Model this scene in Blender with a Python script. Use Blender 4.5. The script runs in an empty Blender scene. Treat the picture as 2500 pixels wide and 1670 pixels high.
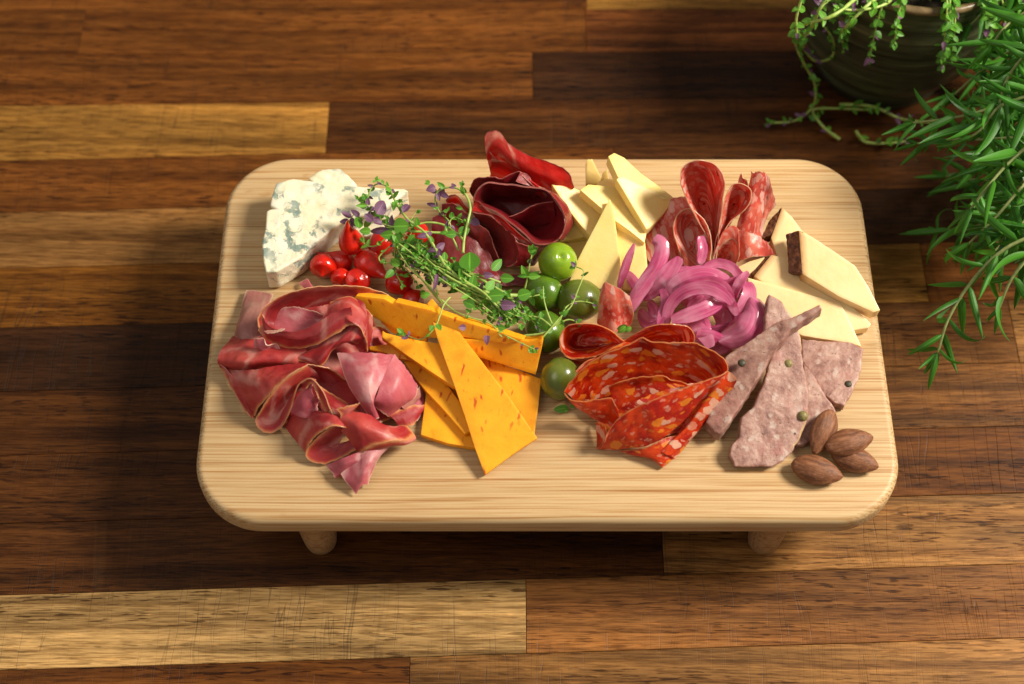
import bpy, bmesh, math, random
import numpy as np
from mathutils import Vector, Matrix, noise, Euler

scene = bpy.context.scene
COL = scene.collection
rnd = random.Random(7)
R = math.radians

# ------------------------------------------------------------------ camera
ZT = 0.067                      # height of the serving board's top above the tabletop (metres)
FPX, PITCH, DIST = 3686.0, R(60), 0.855
CAM = Vector((0, -DIST*math.cos(PITCH), ZT + DIST*math.sin(PITCH)))
cam_d = bpy.data.cameras.new('camera')
cam = bpy.data.objects.new('camera', cam_d); COL.objects.link(cam)
cam.location = CAM
cam.rotation_euler = (math.pi/2 - PITCH, 0, 0)
cam_d.sensor_width = 36.0
cam_d.lens = FPX/2500*36
cam_d.clip_start = 0.01; cam_d.clip_end = 50
cam_d.dof.use_dof = True
cam_d.dof.focus_distance = 0.848
cam_d.dof.aperture_fstop = 5.0
scene.camera = cam

# ------------------------------------------------------------------ light
world = bpy.data.worlds.new('World'); scene.world = world
world.use_nodes = True
bg = world.node_tree.nodes['Background']
bg.inputs[0].default_value = (1.0, 0.92, 0.82, 1)
bg.inputs[1].default_value = 0.27

def area(name, loc, target, size, power, color, size_y=None):
    l = bpy.data.lights.new(name, 'AREA'); l.energy = power; l.color = color
    l.shape = 'RECTANGLE'; l.size = size; l.size_y = size_y or size
    o = bpy.data.objects.new(name, l); COL.objects.link(o)
    o.location = loc
    o.rotation_euler = (Vector(target)-Vector(loc)).to_track_quat('-Z', 'Y').to_euler()
    return o
area('key_light', (1.28, 0.20, 1.25), (0.05, 0.0, 0.06), 0.46, 56, (1.0, 0.92, 0.79), 0.46)  # key area lamp at the right, aimed to suit the cast shadows
area('soft_light', (-0.9, -0.3, 1.5), (0, 0.0, 0.06), 0.9, 5.0, (1.0, 0.93, 0.84))

scene.view_settings.view_transform = 'Standard'
scene.view_settings.look = 'None'
scene.view_settings.exposure = 0.0
scene.view_settings.gamma = 1.0

# ------------------------------------------------------------------ points
def unproj(sx, sy, z):
    dx = (sx-1250)/FPX; dy = -(sy-835)/FPX
    right = Vector((1, 0, 0)); up = Vector((0, math.sin(PITCH), math.cos(PITCH)))
    fwd = Vector((0, math.cos(PITCH), -math.sin(PITCH)))
    d = fwd + right*dx + up*dy
    t = (z - CAM.z)/d.z
    return CAM + d*t
def P(sx, sy, h=0.0):           # h: millimetres above the serving board
    return unproj(sx, sy, ZT + h*0.001)
def view(x0, y0, s):
    return lambda p, dh=0.0: P(x0+p[0]*s, y0+p[1]*s, (p[2] if len(p) > 2 else 0)+dh)
VA = view(600, 380, 500/2240); VB = view(500, 670, 580/1624); VC = view(820, 420, 500/1668)
VD = view(820, 680, 560/1756); VE = view(1080, 300, 580/2274); VF = view(1480, 360, 700/2195)
VG = view(1300, 660, 560/1722); VH = view(1680, 700, 520/1568); VI = view(1850, 0, 650/2123)
VJ = view(2050, 400, 450/1260)
def pts(v, l, h=None):
    return [v(p if len(p) > 2 or h is None else (p[0], p[1], h)) for p in l]

# ------------------------------------------------------------------ objects
def tag(o, label=None, cat=None, group=None, kind=None):
    if label: o['label'] = label
    if cat: o['category'] = cat
    if group: o['group'] = group
    if kind: o['kind'] = kind
    return o
def empty(name, loc, label=None, cat=None, group=None, kind=None):
    o = bpy.data.objects.new(name, None); COL.objects.link(o)
    o.location = loc; o.empty_display_size = 0.005
    return tag(o, label, cat, group, kind)
def link(name, me, mat, parent=None, loc=(0, 0, 0)):
    if mat is not None and not me.materials: me.materials.append(mat)
    o = bpy.data.objects.new(name, me); COL.objects.link(o)
    o.parent = parent; o.location = loc
    return o
def smooth(me, ang=50):
    me.polygons.foreach_set('use_smooth', [True]*len(me.polygons))
    if ang: me.set_sharp_from_angle(angle=R(ang))
def finish(name, me, mat, parent, ang=50):
    """put the mesh's origin at its base (or at its parent's) and link it"""
    n = len(me.vertices); co = np.empty(n*3); me.vertices.foreach_get('co', co); co = co.reshape(-1, 3)
    if parent is None:
        org = np.array([co[:, 0].mean(), co[:, 1].mean(), co[:, 2].min()])
    else:
        org = np.array(world_loc(parent))
    co -= org; me.vertices.foreach_set('co', co.ravel()); me.update()
    smooth(me, ang)
    return link(name, me, mat, parent, org if parent is None else (0, 0, 0))
def world_loc(o):
    v = Vector(o.location)
    while o.parent is not None:
        o = o.parent; v = v + Vector(o.location)
    return v
def from_bm(name, bm, mat, parent=None, ang=50):
    bmesh.ops.recalc_face_normals(bm, faces=bm.faces)
    me = bpy.data.meshes.new(name); bm.to_mesh(me); bm.free()
    return finish(name, me, mat, parent, ang)

# ------------------------------------------------------------------ shapes
def spline(Q, n, closed=False):
    Q = np.asarray([tuple(q) for q in Q] if not isinstance(Q, np.ndarray) else Q, float)
    k = len(Q)
    if k == 2 and not closed:
        t = np.linspace(0, 1, n)[:, None]; return Q[0]*(1-t)+Q[1]*t
    if closed: E = np.vstack([Q[-1], Q, Q[0], Q[1]])
    else: E = np.vstack([2*Q[0]-Q[1], Q, 2*Q[-1]-Q[-2]])
    d = np.sqrt(np.maximum(np.linalg.norm(np.diff(E, axis=0), axis=1), 1e-9))
    T = np.concatenate([[0], np.cumsum(d)])
    segs = k if closed else k-1
    t0, t1 = T[1], T[1+segs]
    ts = np.linspace(t0, t1, n, endpoint=not closed)
    out = np.empty((n, Q.shape[1]))
    for i, t in enumerate(ts):
        j = min(max(np.searchsorted(T, t, side='right')-1, 1), segs)
        p0, p1, p2, p3 = E[j-1], E[j], E[j+1], E[j+2]
        a, b, c, e = T[j-1], T[j], T[j+1], T[j+2]
        A1 = (b-t)/(b-a)*p0+(t-a)/(b-a)*p1; A2 = (c-t)/(c-b)*p1+(t-b)/(c-b)*p2; A3 = (e-t)/(e-c)*p2+(t-c)/(e-c)*p3
        B1 = (c-t)/(c-a)*A1+(t-a)/(c-a)*A2; B2 = (e-t)/(e-b)*A2+(t-b)/(e-b)*A3
        out[i] = (c-t)/(c-b)*B1+(t-b)/(c-b)*B2
    return out
def fbm(p, f, seed):
    return noise.noise(Vector((p[0]*f+seed*7.3, p[1]*f-seed*3.1, p[2]*f+seed*1.7)))

def sheet(name, curves, mat, parent=None, thick=0.7, closed=False, n=44, m=16, amp=0.8, freq=90, rims='ab', jag=0.6, bulge=0.0, seed=None, wave=0.0, wn=6, fill=False, ang=70):
    """a thin slice of meat lofted through edge curves; rims: a first curve, b last, l and r the ends. mm"""
    if seed is None: seed = rnd.uniform(0, 50)
    if fill:
        last = [Vector(p) for p in curves[-1]]; cc = sum(last, Vector())/len(last)
        curves = list(curves)+[[cc+(p-cc)*0.45-Vector((0, 0, 0.0008)) for p in last], [cc+(p-cc)*0.03-Vector((0, 0, 0.001)) for p in last]]
    rows = [spline(c, n, closed) for c in curves]
    G = np.empty((m, n, 3))
    for j in range(n):
        col = np.array([r[j] for r in rows])
        # resample across with simple spline
        G[:, j] = spline(col, m)
    def normals(G):
        if closed:
            du = np.roll(G, -1, 1)-np.roll(G, 1, 1)
        else:
            du = np.gradient(G, axis=1)
        dv = np.gradient(G, axis=0)
        N = np.cross(du, dv); l = np.linalg.norm(N, axis=2, keepdims=True); l[l < 1e-12] = 1
        return N/l
    N = normals(G)
    if bulge:
        G = G + N*(np.sin(np.linspace(0, math.pi, m))[:, None, None]*bulge*0.001)
    s = np.zeros((m, n))
    for i in range(m):
        for j in range(n):
            s[i, j] = fbm(G[i, j], freq, seed)+0.5*fbm(G[i, j], freq*2.7, seed+3)+0.16*fbm(G[i, j], freq*7, seed+6)
            if wave: s[i, j] += wave/amp*math.sin(j/(n-1)*wn*math.pi+seed)*(0.3+0.7*abs(i/(m-1)-0.5)*2)
    G = G + N*(s*amp*0.001)[:, :, None]
    # ragged edges
    if jag:
        dv = np.gradient(G, axis=0); dvn = dv/np.maximum(np.linalg.norm(dv, axis=2, keepdims=True), 1e-9)
        for j in range(n):
            for i, sg in ((0, -1), (m-1, 1)):
                w = (noise.noise(Vector((j*0.35, seed, i)))+0.6*noise.noise(Vector((j*0.9, seed+9, i))))*jag*0.001
                G[i, j] += dvn[i, j]*sg*w
    N = normals(G)
    # distances
    lu = np.zeros((m, n)); lu[:, 1:] = np.cumsum(np.linalg.norm(np.diff(G, axis=1), axis=2), axis=1)
    lv = np.zeros((m, n)); lv[1:] = np.cumsum(np.linalg.norm(np.diff(G, axis=0), axis=2), axis=0)
    far = 9.0
    D = np.full((m, n), far)
    if 'a' in rims: D = np.minimum(D, lv*1000)
    if 'b' in rims: D = np.minimum(D, (lv[-1][None]-lv)*1000)
    if 'l' in rims: D = np.minimum(D, lu*1000)
    if 'r' in rims: D = np.minimum(D, (lu[:, -1][:, None]-lu)*1000)
    th = thick*0.0005
    top = G+N*th; bot = G-N*th
    V = np.vstack([top.reshape(-1, 3), bot.reshape(-1, 3)])
    F = []; nn = n if closed else n-1; o = m*n
    for i in range(m-1):
        for j in range(nn):
            a = i*n+j; b = i*n+(j+1) % n; c = (i+1)*n+(j+1) % n; d = (i+1)*n+j
            F.append((a, b, c, d)); F.append((o+a, o+d, o+c, o+b))
    for j in range(nn):
        a, b = j, (j+1) % n; F.append((b, a, o+a, o+b))
        a, b = (m-1)*n+j, (m-1)*n+(j+1) % n; F.append((a, b, o+b, o+a))
    if not closed:
        for i in range(m-1):
            a, b = i*n, (i+1)*n; F.append((a, b, o+b, o+a))
            a, b = i*n+n-1, (i+1)*n+n-1; F.append((b, a, o+a, o+b))
    me = bpy.data.meshes.new(name); me.from_pydata(V.tolist(), [], F); me.update()
    at = me.attributes.new('rim', 'FLOAT', 'POINT'); at.data.foreach_set('value', np.concatenate([D.ravel(), D.ravel()]))
    at = me.attributes.new('flat', 'FLOAT_VECTOR', 'POINT')
    f = np.stack([lu+seed, lv+seed*0.3, np.zeros_like(lu)], 2).reshape(-1, 3)
    at.data.foreach_set('vector', np.vstack([f, f]).ravel())
    return finish(name, me, mat, parent, ang)

def refine(bm, maxlen, passes=6):
    for _ in range(passes):
        es = [e for e in bm.edges if e.calc_length() > maxlen]
        if not es: break
        bmesh.ops.subdivide_edges(bm, edges=es, cuts=1)
        bmesh.ops.triangulate(bm, faces=[f for f in bm.faces if len(f.verts) > 4])
    bmesh.ops.triangulate(bm, faces=bm.faces)

def slab(name, top, thick, mat, parent=None, bevel=0.5, amp=0.15, freq=120, maxlen=2.2, seed=None, vertical=0.0, ang=45, jag=0.0, segs=2, planar=True):
    """a cut piece: outline (world points) of its upper face, thickness in mm below it"""
    if seed is None: seed = rnd.uniform(0, 50)
    top = [Vector(p) for p in top]
    if planar:      # the faces of a cut slice are flat
        A = np.array([tuple(p) for p in top]); c = A.mean(0); X = A[:, :2]-c[:2]
        g = np.linalg.solve(X.T@X+np.eye(2)*2e-5*len(A)/10, X.T@(A[:, 2]-c[2]))
        nn = Vector((-g[0], -g[1], 1.0)); cc = Vector(c)
        top = [CAM+(p-CAM)*((cc-CAM).dot(nn)/(p-CAM).dot(nn)) for p in top]
    if jag:
        nt = []
        for i, p in enumerate(top):
            q = top[(i+1) % len(top)]; L = (q-p).length; k = max(1, int(L/0.0018))
            dirv = (q-p)/max(L, 1e-9); side = dirv.cross(Vector((0, 0, 1)))
            for j in range(k):
                c = p+(q-p)*(j/k)
                nt.append(c+side*(jag*0.001*(noise.noise(c*260+Vector((seed, 0, 0)))+0.6*noise.noise(c*700))) )
        top = nt
    nrm = Vector((0, 0, 0))
    for i in range(len(top)):
        a, b = top[i], top[(i+1) % len(top)]
        nrm += Vector(((a.y-b.y)*(a.z+b.z), (a.z-b.z)*(a.x+b.x), (a.x-b.x)*(a.y+b.y)))
    nrm.normalize()
    if nrm.z < 0: nrm = -nrm
    down = -(nrm*(1-vertical)+Vector((0, 0, 1))*vertical).normalized()*thick*0.001
    bm = bmesh.new()
    tv = [bm.verts.new(p) for p in top]; bv = []
    for p in top:
        q = p+down
        q.z = max(q.z, ZT+0.0004+0.0003*noise.noise(p*300))
        bv.append(bm.verts.new(q))
    n = len(top)
    ft = bm.faces.new(tv); fb = bm.faces.new(bv[::-1])
    for i in range(n): bm.faces.new((tv[i], bv[i], bv[(i+1) % n], tv[(i+1) % n]))
    bmesh.ops.recalc_face_normals(bm, faces=bm.faces)
    if bevel:
        es = [e for e in bm.edges if not jag or any(f in (ft, fb) for f in e.link_faces)]
        bmesh.ops.bevel(bm, geom=es, offset=bevel*0.001, segments=segs, profile=0.55, affect='EDGES', clamp_overlap=True)
    bmesh.ops.triangulate(bm, faces=[f for f in bm.faces if len(f.verts) > 4])
    refine(bm, maxlen*0.001)
    bm.normal_update()
    for v in bm.verts:
        v.co += v.normal*(amp*0.001)*(fbm(v.co, freq, seed)+0.5*fbm(v.co, freq*2.6, seed+4))
    return from_bm(name, bm, mat, parent, ang)

def tube_mesh(name, path, radii, sides=6, cap=True):
    path = [Vector(p) for p in path]; n = len(path)
    V = []; F = []
    up = Vector((0.13, 0.21, 0.97))
    for i, p in enumerate(path):
        t = (path[min(i+1, n-1)]-path[max(i-1, 0)]).normalized()
        a = t.cross(up); a = a.normalized() if a.length > 1e-6 else Vector((1, 0, 0)); b = a.cross(t).normalized(); up = b
        r = radii[i] if hasattr(radii, '__len__') else radii
        for k in range(sides):
            w = 2*math.pi*k/sides; V.append(tuple(p+(a*math.cos(w)+b*math.sin(w))*r))
    for i in range(n-1):
        for k in range(sides):
            F.append((i*sides+k, i*sides+(k+1) % sides, (i+1)*sides+(k+1) % sides, (i+1)*sides+k))
    if cap:
        F.append(tuple(range(sides))[::-1]); F.append(tuple((n-1)*sides+k for k in range(sides)))
    return V, F
def tube(name, path, radii, mat, parent=None, sides=7):
    V, F = tube_mesh(name, path, radii, sides)
    me = bpy.data.meshes.new(name); me.from_pydata(V, [], F); me.update()
    return finish(name, me, mat, parent, 60)

def lathe_mesh(name, prof, seg=48, wob=0.0, cap=True):
    V = []; F = []; n = len(prof)
    for i, (r, z) in enumerate(prof):
        for k in range(seg):
            w = 2*math.pi*k/seg
            rr = r*(1+wob*noise.noise(Vector((math.cos(w), math.sin(w), z*30))))
            V.append((rr*math.cos(w), rr*math.sin(w), z))
    for i in range(n-1):
        for k in range(seg):
            F.append((i*seg+k, i*seg+(k+1) % seg, (i+1)*seg+(k+1) % seg, (i+1)*seg+k))
    if cap and prof[0][0] > 1e-6: F.append(tuple(range(seg))[::-1])
    if cap and prof[-1][0] > 1e-6: F.append(tuple((n-1)*seg+k for k in range(seg)))
    me = bpy.data.meshes.new(name); me.from_pydata(V, [], F); me.update()
    bm = bmesh.new(); bm.from_mesh(me); bmesh.ops.remove_doubles(bm, verts=bm.verts, dist=1e-6); bm.to_mesh(me); bm.free()
    return me

# ------------------------------------------------------------------ node helper
class Mat:
    def __init__(s, name):
        s.m = bpy.data.materials.new(name); s.m.use_nodes = True
        s.nt = s.m.node_tree; s.nt.nodes.clear()
        s.out = s.nt.nodes.new('ShaderNodeOutputMaterial')
    def n(s, t, ins=None, **props):
        nd = s.nt.nodes.new('ShaderNode'+t)
        for k, v in props.items(): setattr(nd, k, v)
        for k, v in (ins or {}).items():
            sk = nd.inputs[k]
            if isinstance(v, bpy.types.NodeSocket): s.nt.links.new(v, sk)
            elif isinstance(v, (tuple, list)) and len(v) == 3 and sk.type == 'RGBA': sk.default_value = (*v, 1)
            else: sk.default_value = v
        return nd
    def obj(s): return s.n('TexCoord').outputs['Object']
    def attr(s, a, vec=False): return s.n('Attribute', attribute_name=a).outputs['Vector' if vec else 'Fac']
    def mapping(s, vec, scale=(1, 1, 1), rot=(0, 0, 0), loc=(0, 0, 0)):
        return s.n('Mapping', {'Vector': vec, 'Scale': scale, 'Rotation': rot, 'Location': loc}).outputs[0]
    def noise(s, vec, scale, detail=4, rough=0.55, dist=0.0, out=0):
        return s.n('TexNoise', {'Vector': vec, 'Scale': scale, 'Detail': detail, 'Roughness': rough, 'Distortion': dist}).outputs[out]
    def voro(s, vec, scale, feature='F1', rand=1.0, out='Distance', smooth=None):
        ins = {'Vector': vec, 'Scale': scale, 'Randomness': rand}
        nd = s.n('TexVoronoi', None, feature=feature)
        for k, v in ins.items():
            if isinstance(v, bpy.types.NodeSocket): s.nt.links.new(v, nd.inputs[k])
            else: nd.inputs[k].default_value = v
        return nd.outputs[out]
    def ramp(s, fac, stops, interp='LINEAR'):
        nd = s.n('ValToRGB', {'Fac': fac}); cr = nd.color_ramp; cr.interpolation = interp
        while len(cr.elements) < len(stops): cr.elements.new(0.5)
        for e, (p, c) in zip(cr.elements, stops):
            e.position = p; e.color = (c, c, c, 1) if isinstance(c, (int, float)) else (*c, 1)
        return nd.outputs[0]
    def mix(s, fac, a, b, mode='MIX'):
        nd = s.nt.nodes.new('ShaderNodeMix'); nd.data_type = 'RGBA'; nd.blend_type = mode
        for i, v in ((0, fac), (6, a), (7, b)):
            sk = nd.inputs[i]
            if isinstance(v, bpy.types.NodeSocket): s.nt.links.new(v, sk)
            elif i == 0: sk.default_value = v
            else: sk.default_value = (*v, 1)
        return nd.outputs[2]
    def math(s, op, a, b=0.0, c=None, clamp=False):
        ins = {0: a, 1: b}
        if c is not None: ins[2] = c
        return s.n('Math', ins, operation=op, use_clamp=clamp).outputs[0]
    def vadd(s, a, b): return s.n('VectorMath', {0: a, 1: b}, operation='ADD').outputs[0]
    def bump(s, h, strength=0.5, dist=0.001, nrm=None):
        ins = {'Height': h, 'Strength': strength, 'Distance': dist}
        if nrm is not None: ins['Normal'] = nrm
        return s.n('Bump', ins).outputs[0]
    def done(s, color, rough=0.5, normal=None, sss=0.0, rad=(1, 0.4, 0.2), sscale=0.003, spec=0.5, coat=0.0, coat_r=0.1, trans=None, ior=1.45, sheen=0):
        p = s.n('BsdfPrincipled', {'Base Color': color, 'Roughness': rough, 'Specular IOR Level': spec, 'Subsurface Weight': sss,
                'Subsurface Radius': rad, 'Subsurface Scale': sscale, 'Coat Weight': coat, 'Coat Roughness': coat_r, 'IOR': ior, 'Sheen Weight': sheen})
        if normal is not None:
            s.nt.links.new(normal, p.inputs['Normal'])
        sh = p.outputs[0]
        if trans:
            t = s.n('BsdfTranslucent', {'Color': color})
            if normal is not None: s.nt.links.new(normal, t.inputs['Normal'])
            sh = s.n('MixShader', {0: trans, 1: sh, 2: t.outputs[0]}).outputs[0]
        s.nt.links.new(sh, s.out.inputs[0])
        return s.m
# ------------------------------------------------------------------ materials
M = {}
def mk_stave():
    m = Mat('oiled_wood')
    oi = m.n('ObjectInfo'); base = oi.outputs['Color']
    off = m.math('MULTIPLY', oi.outputs['Random'], 13.7)
    offv = m.n('CombineXYZ', {0: off, 1: off, 2: off}).outputs[0]
    v = m.vadd(m.obj(), offv)
    warp = m.noise(m.mapping(v, (2.2, 9, 9)), 1.0, 3, 0.5, 0.0, 1)
    vw = m.vadd(v, m.n('VectorMath', {0: warp, 1: (0.05, 0.022, 0.02)}, operation='MULTIPLY').outputs[0])
    figure = m.noise(m.mapping(vw, (4, 75, 75)), 1.0, 5, 0.62)
    fine = m.noise(m.mapping(vw, (55, 950, 500)), 1.0, 3, 0.6)
    pores = m.noise(m.mapping(vw, (75, 760, 300)), 1.0, 2, 0.5)
    rings = m.noise(m.mapping(vw, (3, 190, 100)), 1.0, 2, 0.5)
    figc = m.ramp(figure, [(0.28, 0.42), (0.42, 0.78), (0.54, 1.08), (0.70, 1.55)])
    c = m.mix(1.0, base, figc, 'MULTIPLY')
    c = m.mix(m.ramp(rings, [(0.50, 0.0), (0.62, 0.55)]), c, m.mix(1.0, c, (0.45, 0.36, 0.28), 'MULTIPLY'))
    c = m.mix(m.ramp(fine, [(0.42, 0.0), (0.62, 0.85)]), c, m.mix(1.0, c, (0.46, 0.40, 0.33), 'MULTIPLY'))
    # cream flecks
    fl = m.noise(m.mapping(vw, (90, 650, 400), loc=(4, 2, 1)), 1.0, 2, 0.5)
    c = m.mix(m.ramp(fl, [(0.62, 0.0), (0.74, 0.40)]), c, m.mix(1.0, c, (2.0, 1.8, 1.5), 'MULTIPLY'))
    pr = m.ramp(pores, [(0.57, 0.0), (0.64, 1.0)])
    poreband = m.ramp(m.noise(m.mapping(vw, (4, 60, 60), loc=(9, 9, 9)), 1.0, 2, 0.5), [(0.40, 0.25), (0.58, 1.0)])
    pr2 = m.math('MULTIPLY', pr, poreband)
    c = m.mix(m.math('MULTIPLY', pr2, 0.88), c, m.mix(1.0, c, (0.22, 0.17, 0.13), 'MULTIPLY'))
    # knife scratches, across the grain
    wv = m.n('TexCoord').outputs['Object']
    v2 = m.vadd(wv, offv)
    w2 = m.vadd(v2, m.n('VectorMath', {0: m.noise(v2, 14, 2, 0.5, 0, 1), 1: (0.012, 0.012, 0.0)}, operation='MULTIPLY').outputs[0])
    def scratch(rot, den, lo, hi, ln=7):
        a = m.noise(m.mapping(w2, (den, ln, 1), (0, 0, R(rot))), 1.0, 1.0, 0.4)
        k = m.math('ABSOLUTE', m.math('SUBTRACT', a, 0.5))
        line = m.ramp(k, [(0.0, 1.0), (0.012, 0.0)])
        mk = m.ramp(m.noise(m.mapping(w2, (9, 9, 9), loc=(rot, 3, 1)), 1.0, 3, 0.5), [(lo, 0.0), (hi, 1.0)])
        return m.math('MULTIPLY', line, mk)
    s1 = scratch(3, 330, 0.46, 0.62); s2 = scratch(-24, 150, 0.50, 0.62, 5); s3 = scratch(17, 120, 0.52, 0.66, 4)
    sc = m.math('MAXIMUM', s1, m.math('MAXIMUM', s2, s3))
    c = m.mix(m.math('MULTIPLY', sc, 0.42), c, (0.016, 0.009, 0.005))
    s4 = scratch(-38, 60, 0.55, 0.64, 3)
    c = m.mix(m.math('MULTIPLY', s4, 0.05), c, (0.30, 0.17, 0.07))
    h = m.math('SUBTRACT', m.math('SUBTRACT', m.math('MULTIPLY', figure, 0.5), m.math('MULTIPLY', pr2, 0.5)), m.math('MULTIPLY', sc, 1.0))
    h = m.math('SUBTRACT', h, m.math('MULTIPLY', fine, 0.5))
    rg = m.ramp(m.noise(v, 30, 4, 0.6), [(0.3, 0.40), (0.7, 0.58)])
    return m.done(c, rg, m.bump(h, 0.5, 0.0005), spec=0.16)
M['stave'] = mk_stave()

def mk_bamboo(tone=(0.58, 0.405, 0.212), name='bamboo', k=1.0, end=False):
    m = Mat(name)
    v = m.obj()
    warp = m.noise(m.mapping(v, (8, 30, 30)), 1.0, 2, 0.5, 0.0, 1)
    vw = m.vadd(v, m.n('VectorMath', {0: warp, 1: (0.0, 0.0016, 0.001)}, operation='MULTIPLY').outputs[0])
    st = m.n('SeparateXYZ', {0: v}).outputs[1]
    band = m.n('TexWhiteNoise', {'W': m.math('FLOOR', m.math('MULTIPLY', st, 52.0))}, noise_dimensions='1D').outputs[0]
    c = m.mix(band, tuple(t*0.88 for t in tone), tuple(t*1.06 for t in tone))
    big = m.noise(m.mapping(vw, (3.0, 280, 60)), 1.0, 3, 0.6)
    c = m.mix(1.0, c, m.ramp(big, [(0.3, (0.90, 0.86, 0.80)), (0.52, (1.0, 1.0, 1.0)), (0.75, (1.05, 1.06, 1.06))]), 'MULTIPLY')
    fine = m.noise(m.mapping(vw, (12, 1150, 400)), 1.0, 3, 0.65)
    c = m.mix(m.ramp(fine, [(0.46, 0.0), (0.62, 0.85)]), c, m.mix(1.0, c, (0.76, 0.62, 0.44), 'MULTIPLY'))
    lines = m.noise(m.mapping(vw, (8, 850, 300), loc=(3, 1, 7)), 1.0, 2, 0.5)
    c = m.mix(m.ramp(lines, [(0.55, 0.0), (0.68, 0.75)]), c, m.mix(1.0, c, (0.66, 0.46, 0.27), 'MULTIPLY'))
    # end grain: fibre dots wherever the long fibres are cut across
    g = m.n('TexCoord').outputs['Normal']
    gx = m.math('ABSOLUTE', m.n('SeparateXYZ', {0: g}).outputs[0])
    endf = m.ramp(gx, [(0.20, 0.0), (0.55, 1.0)])
    dots = m.voro(v, 800, 'F1')
    dm = m.math('MULTIPLY', m.ramp(dots, [(0.22, 1.0), (0.42, 0.0)]), endf)
    c = m.mix(m.math('MULTIPLY', dm, 0.8), c, (0.17, 0.09, 0.035))
    # growth nodes: short darker smudges here and there
    nd = m.noise(m.mapping(v, (30, 90, 20), loc=(5, 5, 5)), 1.0, 3, 0.6)
    ndm = m.ramp(nd, [(0.68, 0.0), (0.75, 0.7)])
    c = m.mix(ndm, c, m.mix(1.0, c, (0.75, 0.58, 0.40), 'MULTIPLY'))
    h = m.math('SUBTRACT', m.math('MULTIPLY', fine, -0.6), dm)
    return m.done(c, m.ramp(big, [(0.3, 0.42), (0.7, 0.52)]), m.bump(h, 0.35, 0.0003), spec=0.38, sss=0.04, sscale=0.001)
M['bamboo'] = mk_bamboo()
M['bamboo_leg'] = mk_bamboo((0.50, 0.31, 0.15), 'darker_bamboo')

def mk_cheddar():
    m = Mat('chilli_cheese'); v = m.obj()
    w = m.vadd(v, m.n('VectorMath', {0: m.noise(v, 60, 3, 0.5, 0, 1), 1: (0.012, 0.012, 0.012)}, operation='MULTIPLY').outputs[0])
    tint = m.noise(v, 70, 3, 0.5)
    c = m.mix(m.ramp(tint, [(0.35, 0.0), (0.65, 1.0)]), (0.86, 0.335, 0.010), (0.92, 0.42, 0.018))
    fl = m.voro(m.mapping(w, (1.0, 0.32, 0.6), (0, 0, R(-25))), 260, 'F1')
    sel = m.n('SeparateColor', {0: m.voro(m.mapping(w, (1.0, 0.32, 0.6), (0, 0, R(-25))), 260, 'F1', out='Color')}).outputs[0]
    f = m.math('MULTIPLY', m.ramp(fl, [(0.17, 1.0), (0.32, 0.0)]), m.ramp(sel, [(0.62, 0.0), (0.80, 1.0)]))
    c = m.mix(m.math('MULTIPLY', f, 0.85), c, (0.48, 0.045, 0.006))
    sp = m.noise(v, 900, 2, 0.5)
    c = m.mix(m.ramp(m.noise(m.mapping(w, (1, 0.4, 1), (0, 0, R(35))), 520, 2, 0.5), [(0.66, 0.0), (0.71, 0.6)]), c, (0.60, 0.13, 0.01))
    h = m.math('ADD', m.noise(v, 420, 5, 0.6), m.math('MULTIPLY', f, -0.5))
    return m.done(c, 0.42, m.bump(h, 0.35, 0.0005), sss=0.35, rad=(1, 0.45, 0.08), sscale=0.0035, spec=0.4)
M['cheddar'] = mk_cheddar()

def mk_pale(name, a, b, holes=0.0):
    m = Mat(name); v = m.obj()
    t = m.noise(v, 45, 4, 0.55)
    c = m.mix(m.ramp(t, [(0.3, 0.0), (0.7, 1.0)]), a, b)
    sp = m.noise(v, 700, 2, 0.5)
    c = m.mix(m.ramp(sp, [(0.72, 0.0), (0.80, 0.5)]), c, (0.9, 0.8, 0.6))
    h = m.math('ADD', m.noise(v, 330, 5, 0.6), m.math('MULTIPLY', m.ramp(m.noise(v, 520, 1, 0.4), [(0.27, 0.0), (0.33, 1.0)]), 0.35))
    return m.done(c, 0.40, m.bump(h, 0.30, 0.0005), sss=0.3, rad=(1, 0.62, 0.18), sscale=0.003, spec=0.45)
M['pale'] = mk_pale('hard_cheese', (0.86, 0.63, 0.19), (0.90, 0.71, 0.30))
def mk_smoked():
    m = Mat('smoked_cheese'); v = m.obj()
    t = m.noise(v, 45, 4, 0.55)
    c = m.mix(m.ramp(t, [(0.3, 0.0), (0.7, 1.0)]), (0.80, 0.57, 0.27), (0.86, 0.67, 0.37))
    rim = m.attr('rim')
    k = m.math('ADD', rim, m.math('MULTIPLY', m.math('SUBTRACT', m.noise(v, 180, 2, 0.5), 0.5), -0.3))
    c = m.mix(m.ramp(k, [(0.0, 0.85), (0.25, 0.55), (0.8, 0.0)]), c, (0.40, 0.17, 0.045))
    h = m.noise(v, 330, 5, 0.6)
    return m.done(c, 0.40, m.bump(h, 0.25, 0.0005), sss=0.4, rad=(1, 0.6, 0.25), sscale=0.004, spec=0.45)
M['smoked'] = mk_smoked()
def mk_rind():
    m = Mat('smoked_rind'); v = m.obj()
    t = m.noise(v, 420, 5, 0.65)
    c = m.ramp(t, [(0.30, (0.035, 0.012, 0.005)), (0.5, (0.115, 0.034, 0.012)), (0.66, (0.24, 0.085, 0.028)), (0.78, (0.42, 0.24, 0.13))])
    return m.done(c, 0.45, m.bump(t, 0.8, 0.0009), spec=0.45)
M['rind'] = mk_rind()
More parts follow.
